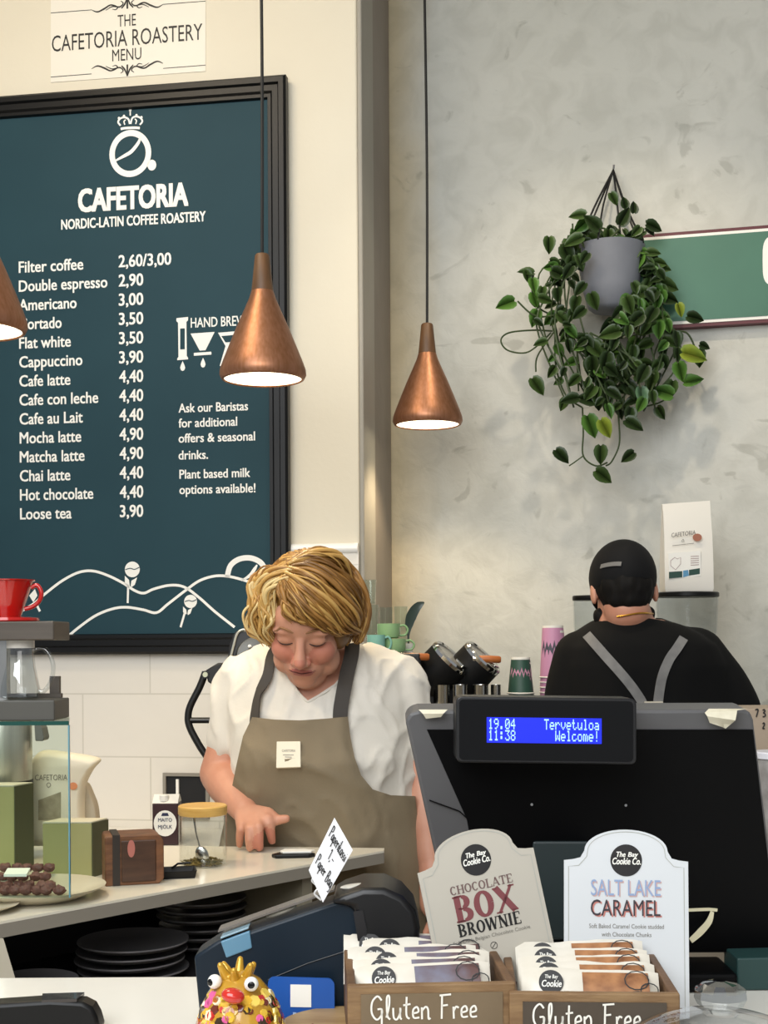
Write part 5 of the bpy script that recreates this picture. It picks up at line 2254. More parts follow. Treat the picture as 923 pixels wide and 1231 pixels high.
# back and side locks so that the bob is closed from other sides too
for _ in range(110):
    a = rnd.uniform(R(-105), R(105))
    q = []
    for j in range(6):
        s_ = j / 5
        el = R(78) - s_ * R(125)
        dir_ = (HR * math.sin(a) * math.cos(el) - HF * math.cos(a) * math.cos(el) + HU * math.sin(el)).normalized()
        h = core_bvh.ray_cast(hcc + dir_ * .3, -dir_)
        if h[0] is None:
            continue
        q.append(h[0] + dir_ * rnd.uniform(.0, .006))
    if len(q) > 3:
        n0 = len(hair.faces)
        qq = catmull(q, 4)
        tube(hair, qq, [.002 + .004 * math.sin(math.pi * (i + 1) / (len(qq) + 1)) for i in range(len(qq))], 6)
        hair.faces.ensure_lookup_table()
        for f in hair.faces[n0:]:
            f.material_index = rnd.choice((0, 1, 2))
hm = [mat('hair_gold_deep', '80581f', 0.45, color2='684416', nscale=30), mat('hair_gold', 'a27438', 0.45, color2='8c622c', nscale=30),
      mat('hair_blonde', 'c69d58', 0.42, color2='b38a48', nscale=30), mat('hair_light', 'dcc48c', 0.42, color2='ceb074', nscale=30)]
obj('hair', hair, hm, body, smooth=180)

# ---- man seen from behind
md = 3.05
mk_ = md / F_PX
m_root = P(772, 900, md); m_root.z = 0
man = thing('person', m_root, 'person in a black shirt and black cap seen from behind with grey apron straps', 'person')
MR, MU, MF = frame_from(R(24), R(180), R(-2))
mc = P(749, 709, 3.03)
mrows = [(757, 745, 3.05, .072, .058), (762, 753, 3.055, .105, .074), (766, 763, 3.055, .138, .09), (769, 776, 3.055, .168, .104), (772, 800, 3.055, .182, .112),
         (774, 850, 3.055, .182, .112), (776, 920, 3.05, .175, .110), (777, 980, 3.05, .18, .112), (777, 1030, 3.05, .18, .112)]
shL, shR = P(697, 790, 3.055), P(838, 785, 3.05)
elL, elR = P(678, 868, 3.06), P(884, 856, 3.05)
wrl, wrr = P(738, 892, 3.14), P(808, 890, 3.14)
bm = new()
mat_ = head_parts(bm, mc, MR, MU, MF, .90, P(757, 754, 3.055), .058)
torso_rings(bm, mrows)
for s_, e_, w_, k_ in ((shL, elL, wrl, 1), (shR, elR, wrr, -1)):
    limb(bm, [s_.lerp(P(768, 775, 3.055), .35), s_, e_, e_.lerp(w_, .35), w_], [.05, .048, .042, .04, .027], 20)
    dv = (w_ - e_).normalized()
    pv = w_ + dv * .07
    limb(bm, [w_, pv], [.028, .036], 16)
    sv_ = dv.cross(UP).normalized()
    for a, L_ in ((-.027, .066), (-.009, .076), (.009, .072), (.026, .056)):
        q = pv + sv_ * a
        limb(bm, [q, q + dv * L_ * .5 - UP * .006, q + dv * L_ * .85 - UP * .026], [.0098, .0092, .0078], 12)
    limb(bm, [w_ + dv * .025 + sv_ * k_ * .022, w_ + dv * .06 + sv_ * k_ * .046, w_ + dv * .095 + sv_ * k_ * .05 - UP * .01], [.0145, .011, .0088], 12)
mh = P(778, 1030, 3.05)
legs(bm, V((mh.x, mh.y, .84)), .2, 3.05, .085, 1)
bm = remesh(bm, .0042, 5, .5)
m_bvh = bvh_of(bm)
mbody = obj('body', bm, M_skin, man, smooth=180)
# black T-shirt
M_tee = mat('black_tee', '060606', 0.9, color2='080808', nscale=5, spec=.25)
bm = new()
torso_rings(bm, grow(mrows, .012))
limb(bm, [P(738, 763, 3.055), P(788, 763, 3.055)], [.045, .045], 18)
for s_, e_ in ((shL, elL), (shR, elR)):
    limb(bm, [s_.lerp(P(768, 775, 3.055), .35), s_, s_.lerp(e_, .5), e_], [.056, .062, .060, .054], 22)
bm = remesh(bm, .007, 6)
rumple(bm, .012, 9, 2)
cut = new()
lathe(cut, P(756, 749, 3.05) + V((0, .005, -.012)), [(.060, 0), (.075, .08), (.09, .2)], 36, V((0, .1, 1)))
bm2 = boolean(bm, cut, 'DIFFERENCE')
bm.free(); cut.free()
tee_bvh = bvh_of(bm2)
tee = obj('shirt', bm2, M_tee, man, smooth=60)
M_gs = mat('grey_strap', '7b7a78', 0.75, color2='6e6d6c', nscale=40)
sA = strap('strap', [(706, 764), (716, 775), (730, 791), (745, 808), (758, 824), (769, 840), (774, 850)], .021, M_gs, man, tee_bvh, .003)
sB = strap('strap', [(824, 752), (821, 768), (813, 780), (804, 793), (796, 812), (792, 832), (790, 850)], .021, M_gs, man, tee_bvh, .003)
b = new()
q, nn = drape(tee_bvh, [(774, 843), (796, 843), (796, 856), (774, 856)], .005)
prism(b, [p - c_f * .004 for p in q], [p + c_f * .003 for p in q])
obj('buckle', b, mat('buckle_pale', 'bdb6a6', .5), man, smooth=0, bevel=.001)
# gold necklace
b = new()
q, nn = drape(m_bvh, [(742, 741), (750, 740), (758, 738.5), (768, 737), (778, 737), (784, 738)], .0015)
tube(b, catmull(q, 4), .0022, 8)
obj('necklace', b, mat('gold', 'd8a54a', .25, 1.0), man)
# cap with hair showing below it
M_cap = mat('black_cap', '08080a', 0.8, color2='0b0b0d', nscale=8, spec=.3)
cb_ = new()
ellipsoid(cb_, mc + MU * .026 - MF * .010, MR * .076, MF * .098, MU * .084, 40, 26)
geom = cb_.verts[:] + cb_.edges[:] + cb_.faces[:]
res = bmesh.ops.bisect_plane(cb_, geom=geom, plane_co=mc + MU * -.004, plane_no=(-MU * 1.0 + MF * .12).normalized(), clear_outer=True)
eds = [e for e in res['geom_cut'] if isinstance(e, bmesh.types.BMEdge)]
bmesh.ops.holes_fill(cb_, edges=eds)
cap_o = obj('cap', cb_, M_cap, man, smooth=50)
b = new()
# visor at the front
rg = []
for i in range(13):
    a = R(-62 + i * 124 / 12)
    inn = mc + MU * .016 + (MF * math.cos(a) * .084 + MR * math.sin(a) * .072)
    outp = mc + MU * .004 + (MF * (math.cos(a) * .084 + .06 * math.cos(a * 1.3)) + MR * math.sin(a) * .076)
    rg.append([b.verts.new(inn), b.verts.new(outp), b.verts.new(outp - MU * .003), b.verts.new(inn - MU * .003)])
skin_rings(b, rg)
obj('visor', b, M_cap, cap_o)
hb_ = new()
ellipsoid(hb_, mc + MU * -.004 - MF * .026, MR * .066, MF * .071, MU * .066, 36, 22)
ellipsoid(hb_, mc + MU * -.036 - MF * .044, MR * .05, MF * .036, MU * .038, 24, 14)
hb_ = remesh(hb_, .005, 3)
rumple(hb_, .004, 60, 2)
obj('hair', hb_, mat('dark_hair', '0b0908', 0.7, color2='110e0b', nscale=60, spec=.2), mbody, smooth=180)
b = new()
limb(b, [mc - MR * .054 * k__ + MU * -.05 + MF * .025 for k__ in (1,)] + [mc - MR * .044 + MU * -.09 + MF * .05], [.018, .016], 14)
limb(b, [mc + MR * .054 + MU * -.05 + MF * .025, mc + MR * .044 + MU * -.09 + MF * .05], [.018, .016], 14)
limb(b, [mc + MR * .045 + MU * -.098 + MF * .055, mc + MU * -.105 + MF * .072, mc - MR * .045 + MU * -.098 + MF * .055], [.019, .019, .019], 14)
b = remesh(b, .005, 3)
obj('beard', b, mat('dark_hair', '17130f', 0.5), mbody, smooth=180)
# cap strap: pale band across the back opening
cap_bvh = None
b = new()
q = []
for i in range(7):
    a = R(14 + i * 6)
    q.append(mc + MU * (.012 + .002 * i) - MF * .010 + (-MF * math.cos(a) * .0995 + MR * math.sin(a) * .0765))
band(b, q, [(p - mc).normalized() for p in q], .011, .002)
obj('cap_strap', b, mat('cap_strap_grey', '6b6a68', .6), cap_o)
# trousers
bm = new()
torso_rings(bm, grow([r for r in mrows if r[1] > 950], .006))
for k_ in (1, -1):
    h = V((mh.x + k_ * .1, mh.y, .84))
    limb(bm, [h, V((h.x + k_ * .01, h.y, .48)), V((h.x + k_ * .015, h.y + .01, .12))], [.108, .078, .066], 18)
bm = remesh(bm, .010, 4)
obj('trousers', bm, mat('dark_trousers', '2a2726', 0.8), man, smooth=180)

# ------------------------------------------------------------------ till screen seen from behind
M_till = mat('till_grey', '5b5a5b', 0.45, color2='525152', nscale=6)
M_tillb = mat('till_black', '040405', 0.55, spec=.12)
M_dkgreen = mat('till_stand_green', '1e2a2b', 0.5)
sd_ = 1.50
till = thing('till_screen', P(715, 1148, sd_ + .1) * 1, 'large black till screen seen from behind in the middle of the counter', 'till screen')
till.location.z = CT
b = new()
fr_ = [(487, 866), (493, 857), (503, 854), (893, 853), (902, 856), (906, 866), (940, 1146), (549, 1148)]
tilt = lambda v: sd_ + (v - 853) / 295 * .06
fprism_front = [P(u, v, tilt(v)) for u, v in fr_]
prism(b, fprism_front, [q + V((.0, .05, .006)) for q in fprism_front])
scr = obj('housing', b, M_till, till, smooth=0, bevel=.004)
b = new()
ip = [(513, 877), (905, 877), (936, 1144), (590, 1146), (561, 985)]
q = [P(u, v, tilt(v) - .0012) for u, v in ip]
prism(b, q, [p + V((0, .004, 0)) for p in q])
obj('back_panel', b, M_tillb, till, smooth=0)
b = new()
q = [P(u, v, tilt(v) - .0022) for u, v in ((516, 962), (552, 975), (563, 985), (553, 978), (516, 964))]
tube(b, q[:3], .0008, 6)
obj('seam', b, M_tillb, scr)
for u, v in ((639, 967), (752, 968)):
    b = new()
    lathe(b, P(u, v, tilt(v) - .0012), [(.0016, -.0012), (.0016, .0)], 10, c_f)
    obj('screw', b, M_steel, till)
b = new()
f = [P(u, v, 1.57) for u, v in ((640, 1012), (706, 1012), (700, 1101), (648, 1101))]
# stand: neck and foot below the screen
b.free()
b = new()
f = [V((P(u, 1100, 1.6).x, 0, 0)) for u in (600, 860)]
hexa(b, [V((f[0].x, 1.50, CT + .0005)), V((f[1].x, 1.50, CT + .0005)), V((f[1].x, 1.50, CT + .022)), V((f[0].x, 1.50, CT + .022)),
         V((f[0].x, 1.585, CT + .0005)), V((f[1].x, 1.585, CT + .0005)), V((f[1].x, 1.585, CT + .022)), V((f[0].x, 1.585, CT + .022))])
obj('foot', b, M_tillb, till, smooth=0, bevel=.004)
b = new()
hexa(b, [V((f[0].x + .06, 1.53, CT + .0225)), V((f[1].x - .06, 1.53, CT + .0225)), V((f[1].x - .06, 1.575, CT + .12)), V((f[0].x + .06, 1.575, CT + .12)),
         V((f[0].x + .06, 1.56, CT + .0225)), V((f[1].x - .06, 1.56, CT + .0225)), V((f[1].x - .06, 1.60, CT + .12)), V((f[0].x + .06, 1.60, CT + .12))])
obj('neck', b, M_tillb, till, smooth=0)
b = new()
fprism(b, [(640, 1011), (708, 1011), (708, 1130), (640, 1130)], 1.505, 1.55)
obj('bracket', b, M_dkgreen, till, smooth=0, bevel=.003)

# tape scraps on the screen
M_tape = mat('masking_tape', 'd9d2bb', 0.6, color2='c9c1a8', nscale=50)


def scrap(name, pts, d, lab, mt=M_tape):
    """crumpled strip: pts = rows of (left px, right px, y px, depth offset)"""
    b = new()
    rg = []
    for l, r_, v, dd in pts:
        row = []
        for t in (0, .33, .66, 1):
            row.append(P(l[0] + (r_[0] - l[0]) * t, l[1] + (r_[1] - l[1]) * t, d + dd + rnd.uniform(-.0015, .0015)))
        rg.append(row)
    top = [[b.verts.new(p) for p in r] for r in rg]
    bot = [[b.verts.new(p + c_f * .0007) for p in r] for r in rg]
    n, m_ = len(top), 4
    for i in range(n - 1):
        for j in range(m_ - 1):
            b.faces.new((top[i][j], top[i][j + 1], top[i + 1][j + 1], top[i + 1][j]))
            b.faces.new((bot[i + 1][j], bot[i + 1][j + 1], bot[i][j + 1], bot[i][j]))
    rim = [(0, j) for j in range(m_)] + [(i, m_ - 1) for i in range(1, n)] + [(n - 1, j) for j in range(m_ - 2, -1, -1)] + [(i, 0) for i in range(n - 2, 0, -1)]
    for (i, j), (k, l) in zip(rim, rim[1:] + rim[:1]):
        b.faces.new((top[i][j], bot[i][j], bot[k][l], top[k][l]))
    return tag(obj(name, b, mt, smooth=20), lab, 'tape')


scrap('tape_scrap', [((852, 852), (898, 852), 0, -.004), ((847, 857), (886, 854), 0, -.010), ((850, 861), (884, 866), 0, -.014), ((853, 869), (878, 871), 0, -.008), ((868, 874), (872, 876), 0, -.006)], sd_, 'crumpled scrap of masking tape at the right end of the till screen top')
scrap('tape_scrap', [((503, 853), (538, 853), 0, -.004), ((508, 858), (533, 858), 0, -.008), ((512, 864), (530, 862), 0, -.006)], sd_, 'small scrap of masking tape at the left end of the till screen top')
# strap end under the right corner
b = new()
q = [P(u, v, d) for u, v, d in ((826, 1094, 1.5465), (852, 1093, 1.5465), (862, 1094, 1.5465))]
band(b, q, [-c_f] * 3, .0035, .002)
q = catmull([P(u, v, d) for u, v, d in ((856, 1096, 1.546), (852, 1108, 1.542), (842, 1120, 1.535), (830, 1131, 1.53))], 5)
band(b, q, [-c_f] * len(q), [.004, .007, .008, .006], .0015)
tag(obj('cable_tie', b, mat('strap_cream', 'cfc7a6', .6), smooth=0), 'cream plastic strap hanging at the lower right of the till screen', 'strap')
# green box below the right corner of the screen
b = new()
f = [P(u, v, 1.51) for u, v in ((886, 1152), (960, 1150), (960, 1206), (886, 1206))]
for p in f[2:]:
    p.z = CT + .0005
prism(b, f, [p + c_f * .06 for p in f])
tag(obj('green_box', b, mat('dark_green_box', '223f3d', .5), smooth=0, bevel=.002), 'dark green box standing under the right corner of the till screen', 'box')

# ------------------------------------------------------------------ customer display
dd_ = 1.445
cdp = thing('customer_display', P(656, 917, dd_), 'black customer display with blue lit digits fixed to the till screen top', 'display')
b = new()


def rrect(u0, v0, u1, v1, r, sk=0.0, n=5):
    out = []
    for cx, cy, a0 in ((u1 - r, v0 + r, -90), (u1 - r, v1 - r, 0), (u0 + r, v1 - r, 90), (u0 + r, v0 + r, 180)):
        for i in range(n):
            a = R(a0 + 90 * i / (n - 1))
            x, y = cx + r * math.cos(a), cy + r * math.sin(a)
            out.append((x, y + sk * (x - (u0 + u1) / 2)))
    return out


pprism(b, rrect(548, 838.5, 765, 918, 7, .012), dd_, dd_ + .058)
hs = obj('housing', b, mat('display_grey', '101012', .4), cdp, smooth=30, bevel=.0015)
b = new(); pprism(b, rrect(552, 842, 761, 914.5, 5, .012), dd_ - .0008, dd_ + .001)
obj('front_window', b, mat('display_black', '040405', .12), cdp, smooth=0)
sk = .012
X0, Y0, X1, Y1 = 585, 863, 723, 893.5
b = new()
f = [P(u, v + sk * (u - 656), dd_ - .0014) for u, v in ((X0, Y0), (X1, Y0), (X1, Y1), (X0, Y1))]
prism(b, f, [p + c_f * .0005 for p in f])
lcd = obj('lit_panel', b, mat('lcd_blue', '0a1ab0', .4, emit='1026ff', estr=.85), cdp, smooth=0)
DOT = {'1': '00100 01100 00100 00100 00100 00100 01110', '9': '01110 10001 10001 01111 00001 00010 01100', '.': '00000 00000 00000 00000 00000 01100 01100',
       '0': '01110 10001 10011 10101 11001 10001 01110', '4': '00010 00110 01010 10010 11111 00010 00010', ':': '00000 01100 01100 00000 01100 01100 00000',
       '3': '11111 00010 00100 00010 00001 10001 01110', '8': '01110 10001 10001 01110 10001 10001 01110', 'T': '11111 00100 00100 00100 00100 00100 00100',
       'e': '00000 00000 01110 10001 11111 10000 01110', 'r': '00000 00000 10110 11001 10000 10000 10000', 'v': '00000 00000 10001 10001 10001 01010 00100',
       't': '01000 01000 11100 01000 01000 01001 00110', 'u': '00000 00000 10001 10001 10001 10011 01101', 'l': '01100 00100 00100 00100 00100 00100 01110',
       'o': '00000 00000 01110 10001 10001 10001 01110', 'a': '00000 00000 01110 00001 01111 10001 01111', 'W': '10001 10001 10001 10101 10101 11011 10001',
       'c': '00000 00000 01110 10000 10000 10001 01110', 'm': '00000 00000 11010 10101 10101 10101 10101', '!': '00100 00100 00100 00100 00100 00000 00100', ' ': ' '.join(['00000'] * 7)}
b = new()
lines = ['19.04     Tervetuloa', '11:38       Welcome!']
cw, rh = (X1 - X0 - 4) / 20, (Y1 - Y0 - 3) / 2
for li, s in enumerate(lines):
    for ci, ch in enumerate(s[:20]):
        for ry, row in enumerate(DOT[ch].split()):
            for rx, bit in enumerate(row):
                if bit == '1':
                    u = X0 + 2 + ci * cw + rx * cw / 6
                    v = Y0 + 1.5 + li * rh + ry * rh / 7.6
                    w_, h_ = cw / 6 * .97, rh / 7.6 * .97
                    poly(b, [P(x, y + sk * (x - 656), dd_ - .0017) for x, y in ((u, v), (u, v + h_), (u + w_, v + h_), (u + w_, v))])
obj('digit_text', b, mat('lcd_lit', '9fc4ff', .4, emit='86b4ff', estr=1.0), lcd, smooth=0)

# ------------------------------------------------------------------ cookie crates
M_crate = mat('crate_wood', '77583a', 0.6, color2='553b25', nscale=5, stretch=(3, 3, 16), bump=.15)
M_crate2 = mat('crate_wood_light', '8a6d4a', 0.6, color2='6d5032', nscale=5, stretch=(3, 3, 16), bump=.15)
M_chalk = mat('chalkboard', '66563f', 0.75, color2='75634c', nscale=14)
M_chalk2 = mat('chalkboard_dark', '41372c', 0.75, color2='4d4236', nscale=14)
M_chalkw = mat('chalk_white', 'e4e0d6', 0.8)


def crate(o, w, dp, h, rz, label, chalk, txt_w):
    M = Matrix.Translation(o) @ Matrix.Rotation(rz, 4, 'Z')
    t = thing('wooden_crate', o, label, 'crate', 'wooden cookie crates')
    th = .008
    b = new(); box(b, (-w / 2, 0, .0005), (w / 2, th, h), M)
    fr = obj('front_board', b, M_crate2, t, smooth=0, bevel=.0015)
    b = new()
    hexa(b, [M @ V((x, y, z)) for y in (-.0012, .0005) for x, z in ((-w / 2 + .012, .006), (w / 2 - .012, .006), (w / 2 - .012, h - .008), (-w / 2 + .012, h - .008))])
    obj('chalk_panel', b, chalk, fr, smooth=0)
    for s in (-1, 1):
        b = new()
        hexa(b, [M @ V((s * w / 2 + (-th if s > 0 else 0) + (0 if x == 0 else th), y, z)) for y, zz in ((th + .0003, h), (dp, h)) for x, z in ((0, .0005), (1, .0005), (1, zz), (0, zz))])
        obj('side_board', b, M_crate, t, smooth=0, bevel=.0015)
    b = new(); box(b, (-w / 2 + th, dp - th, .0005), (w / 2 - th, dp, h), M)
    obj('rear_board', b, M_crate, t, smooth=0, bevel=.0015)
    b = new(); box(b, (-w / 2 + th, th + .0003, .0005), (w / 2 - th, dp - th - .0003, .006), M)
    obj('bottom_board', b, M_crate, t, smooth=0)
    b = new()
    xx = M.to_3x3() @ V((1, 0, 0)); nn = M.to_3x3() @ V((0, -1, 0))
    em_ = .0215
    s_ = 'Gluten Free'
    hand_text(b, s_, M @ V((-w / 2 + .020, -.0014, h - .031)), xx, UP, nn, em_, .0017, .098 / (hand_width(s_) * em_))
    obj('chalk_writing', b, M_chalkw, fr, smooth=0)
    return M


cdpt = 1.20
hC = P(520, 1183, cdpt).z - CT
c1 = P(519, 1183, cdpt); c1.z = CT
c2 = P(709, 1195, 1.19); c2.z = CT
h2 = P(709, 1194, 1.19).z - CT
w1 = 203 * cdpt / F_PX
w2 = 204 * 1.19 / F_PX
M1 = crate(c1, w1, .17, hC, R(3), 'wooden crate of cookies under the tilted grey brownie sign', M_chalk, 1)
M2 = crate(c2 + V((.004, 0, 0)), w2, .17, h2, R(-3), 'wooden crate of cookies under the upright white caramel sign', M_chalk2, 1)

# wrapped cookies, standing one behind the other
M_wrap = mat('wrapper_white', 'd9d3c6', 0.3, color2='cec7b8', nscale=30)
M_cook1 = mat('cookie_brown', 'a8754a', 0.5, color2='7a4c2c', nscale=60)
M_cook0 = mat('brownie_dark', '5e4340', 0.4, color2='777a8c', nscale=25)
M_lab = mat('label_black', '1e1c1d', 0.5)
M_film = glass_mat('clear_film', 'f4f2ee', 0.3, .12)


def packet(M, y, zc, w, h, tilt, cook, label, group, xoff=0.0, rz=0.0):
    """pillow bag standing on its long edge, leaning back"""
    base = M @ V((xoff, y, zc))
    T = Matrix.Translation(base) @ M.to_3x3().to_4x4() @ Matrix.Rotation(rz, 4, 'Y') @ Matrix.Rotation(-tilt, 4, 'X')
    t = thing('cookie_packet', base, label, 'cookie packet', group)
    b = new()
    nx, nz = 14, 6
    grid = {}
    for sgn in (-1, 1):
        for i in range(nx + 1):
            for j in range(nz + 1):
                x, z = -w / 2 + w * i / nx, h * j / nz
                e = min(1, (1 - abs(2 * i / nx - 1)) * 3.2)
                g = math.sin(math.pi * j / nz) ** .6 * e ** .6
                yy = sgn * (.0085 * g + .0004)
                zz = z + (.0022 * (1 if i % 2 else -1) * (1 - e) if e < .4 else 0)
                zz += .0025 * noise.noise(V((x * 40, y * 90, z * 30)))
                grid[sgn, i, j] = b.verts.new(T @ V((x, yy, zz)))
    for sgn in (-1, 1):
        for i in range(nx):
            for j in range(nz):
                q = [grid[sgn, i, j], grid[sgn, i + 1, j], grid[sgn, i + 1, j + 1], grid[sgn, i, j + 1]]
                b.faces.new(q if sgn < 0 else q[::-1])
    for i in range(nx):
        for j in (0, nz):
            b.faces.new((grid[-1, i, j], grid[1, i, j], grid[1, i + 1, j], grid[-1, i + 1, j]))
    for j in range(nz):
        for i in (0, nx):
            b.faces.new((grid[-1, i, j], grid[-1, i, j + 1], grid[1, i, j + 1], grid[1, i, j]))
    wr = obj('wrapper', b, M_wrap, t, smooth=30)
    # window with the cookie showing
    b = new()
    n_ = 8
    top = []
    for j in range(5):
        zf = .18 + .74 * j / 4
        bul = .0085 * math.sin(math.pi * zf) ** .6 + .0012
        top.append([b.verts.new(T @ V((w * (-.06 + .48 * i / n_), -bul, h * zf))) for i in range(n_ + 1)])
    for j in range(4):
        for i in range(n_):
            b.faces.new((top[j][i], top[j][i + 1], top[j + 1][i + 1], top[j + 1][i]))
    obj('cookie_window', b, cook, wr, smooth=180)
    b = new()
    cpt = T @ V((-.29 * w, -.0098, h * .70))
    xx, zz = T.to_3x3() @ V((1, 0, 0)), T.to_3x3() @ V((0, 0, 1))
    nn = T.to_3x3() @ V((0, -1, 0))
    lathe(b, cpt, [(.0112, -.004), (.0112, .0)], 28, nn)
    lb_ = obj('round_label', b, M_lab, wr, smooth=30)
    b = new()
    text(b, 'Cookie', cpt - xx * .009 - zz * .005 + nn * .0004, xx, zz, .018, .0062, .02, .15)
    text(b, 'The Bay', cpt - xx * .006 + zz * .003 + nn * .0004, xx, zz, .012, .0035, .01, .15)
    obj('label_print', b, M_white, lb_, smooth=0)
    # line drawing on the clear end
    b = new()
    ct_ = T @ V((.33 * w, -.0098, h * .5))
    for dx, dz, r_ in ((0, .013, .011), (0, -.006, .011), (.011, .004, .008)):
        ribbon(b, [ct_ + xx * (dx + r_ * math.cos(a * .5)) + zz * (dz + r_ * .8 * math.sin(a * .5)) for a in range(14)], nn, .0011)
    obj('line_drawing', b, M_ink, wr, smooth=0)
    return t


pk_names = ['front packet', 'second packet from the front', 'third packet from the front', 'fourth packet from the front', 'fifth packet from the front', 'rearmost packet']
for i in range(6):
    packet(M1, .019 + i * .0205, hC - .036 + i * .0012, .126, .052, R(34), M_cook0,
           'white wrapped brownie packet, %s under the tilted sign' % pk_names[i], 'brownie packets', -.004 + i * .002 * (-1) ** i, R(rnd.uniform(-2.5, 2.5)))
for i in range(5):
    packet(M2, .019 + i * .023, h2 - .034 + i * .0015, .126, .052, R(34), M_cook1,
           'white wrapped cookie packet, %s under the upright sign' % (pk_names[i] if i < 4 else 'rearmost packet'), 'caramel cookie packets', .0, R(rnd.uniform(-3, 2)))

# ------------------------------------------------------------------ cookie signs
# slab letters: thick (2) and thin (1) strokes with serifs
def slab_text(bm, s, o, x, y, n, width, cap, heavy, lift=.0004):
    G = {'C': (.8, [('a', .42, .5, .36, .5, 40, 320)]), 'H': (.9, [('v', .18), ('v', .72), ('h', .5, .18, .72)]), 'O': (.85, [('a', .42, .5, .38, .5, 0, 360)]),
         'L': (.75, [('v', .2), ('h', .02, .1, .7), ('t', .68, .02, .28)]), 'A': (.9, [('d', .12, 0, .45, 1), ('D', .45, 1, .78, 0), ('h', .32, .25, .65), ('s', .12, 0), ('s', .78, 0)]),
         'T': (.8, [('v', .4), ('h', .98, .06, .74), ('t', .06, .98, .72), ('t', .74, .98, .72)]), 'E': (.75, [('v', .2), ('h', .02, .1, .7), ('h', .98, .1, .68), ('h', .5, .2, .52), ('t', .69, .02, .26), ('t', .67, .98, .74)]),
         'B': (.82, [('v', .2), ('a', .38, .745, .3, .245, -90, 90), ('a', .38, .255, .36, .25, -90, 90), ('h', .98, .1, .4), ('h', .5, .2, .4), ('h', .02, .1, .4)]),
         'X': (.92, [('D', .14, 1, .78, 0), ('d', .14, 0, .78, 1), ('s', .14, 0), ('s', .78, 0), ('s', .14, 1), ('s', .78, 1)]),
         'R': (.88, [('v', .2), ('a', .38, .745, .3, .245, -90, 90), ('h', .98, .1, .4), ('h', .5, .2, .4), ('D', .44, .5, .76, 0), ('s', .76, 0)]),
         'W': (1.2, [('D', .12, 1, .36, 0), ('d', .36, 0, .6, 1), ('D', .6, 1, .84, 0), ('d', .84, 0, 1.08, 1), ('s', .12, 1), ('s', 1.08, 1), ('s', .6, 1)]),
         'N': (.92, [('V', .18), ('V', .74), ('D', .18, 1, .74, 0)]), 'I': (.45, [('v', .22)])}
    tot = sum(G[c][0] for c in s)
    sx = width / tot
    tk, tn = .20 * heavy, .09 * heavy
    cx = 0

    def pt(a, c):
        return o + x * ((cx + a) * sx) + y * (c * cap) + n * lift

    def st(p, q, w):
        ribbon(bm, [pt(*p), pt(*q)], n, w)
    for ch in s:
        for g in G[ch][1]:
            k_ = g[0]
            if k_ in 'vV':
                st((g[1], 0), (g[1], 1), (tk if k_ == 'v' else tn * 1.2) * sx)
                for z in (.03, .97):
                    st((g[1] - .17, z), (g[1] + .17, z), .06 * cap)
            elif k_ == 'h':
                st((g[2], g[1]), (g[3], g[1]), .075 * cap)
            elif k_ == 't':
                st((g[1], g[2]), (g[1], g[3]), .08 * sx)
            elif k_ == 'd':
                st((g[1], g[2]), (g[3], g[4]), tn * sx)
            elif k_ == 'D':
                st((g[1], g[2]), (g[3], g[4]), tk * sx)
            elif k_ == 's':
                st((g[1] - .13, .03 if g[2] == 0 else .97), (g[1] + .13, .03 if g[2] == 0 else .97), .06 * cap)
            elif k_ == 'a':
                _, ax, ay, rx, ry, a0, a1 = g
                pts, ws = [], []
                for i in range(25):
                    a = R(a0 + (a1 - a0) * i / 24)
                    pts.append(pt(ax + (rx - tk * .4) * math.cos(a), ay + (ry - .045) * math.sin(a)))
                    ws.append((tn + (tk - tn) * abs(math.cos(a)) ** 1.3) * sx)
                ribbon(bm, pts, n, ws)
        cx += G[ch][0]


def sign(name, cen, X, Y, w, h_sh, label, face_mt, lines, parent_dims):
    """arched card: cen = middle of the shoulder line, X and Y its axes, w width, h_sh height below the shoulders"""
    N = X.cross(Y).normalized()
    t = thing(name, cen - Y * h_sh, label, 'sign', 'cookie signs')
    hw = w / 2
    ra = w * .335
    rise = w * .25
    out = [(-hw, -h_sh), (hw, -h_sh), (hw, 0), (hw - .012 * w / .127, 0.001)]
    arc = [(ra * math.cos(a), .010 * w / .127 + (rise - .010 * w / .127) * math.sin(a)) for a in (math.pi * i / 20 for i in range(21))]
    out = [(-hw, -h_sh), (hw, -h_sh), (hw, 0), (ra + .012, 0.001), (ra + .004, .003)] + arc + [(-ra - .004, .003), (-ra - .012, .001), (-hw, 0)]
    f = [cen + X * a + Y * c for a, c in out]
    b = new(); prism(b, f, [p - N * .0025 for p in f])
    cd = obj('card', b, face_mt, t, smooth=0)
    # inner border line
    b = new()
    k_ = .94
    ins = [(-hw * .93, -h_sh * .98), (-hw * .93, -.006), (-ra - .006, -.005), (-ra * .95, .004)] + [(x * .93, y * .93) for x, y in reversed(arc)] + [(ra * .95, .004), (ra + .006, -.005), (hw * .93, -.006), (hw * .93, -h_sh * .98)]
    ribbon(b, [cen + X * a + Y * c + N * .0003 for a, c in ins], N, .0007)
    obj('border_line', b, mat('border_grey', 'a9aaa2', .5), cd, smooth=0)
    b = new()
    lc_ = cen + Y * (w * .005) + N * .0004
    disc(b, lc_, X * w * .128, Y * w * .128, 36)
    lg = obj('round_logo', b, M_lab, cd, smooth=0)
    b = new()
    L2 = N * .0004
    text(b, 'The', lc_ - X * w * .085 + Y * w * .028, X, Y, w * .075, w * .040, .03, .2, L2)
    text(b, 'Bay', lc_ + X * w * .015 + Y * w * .030, X, Y, w * .075, w * .036, .03, .2, L2)
    text(b, 'Cookie Co.', lc_ - X * w * .115 - Y * w * .032, X, Y, w * .23, w * .052, .03, .15, L2)
    obj('logo_lettering', b, M_white, lg, smooth=0)
    lines(cd, cen, X, Y, N, w)
    return t


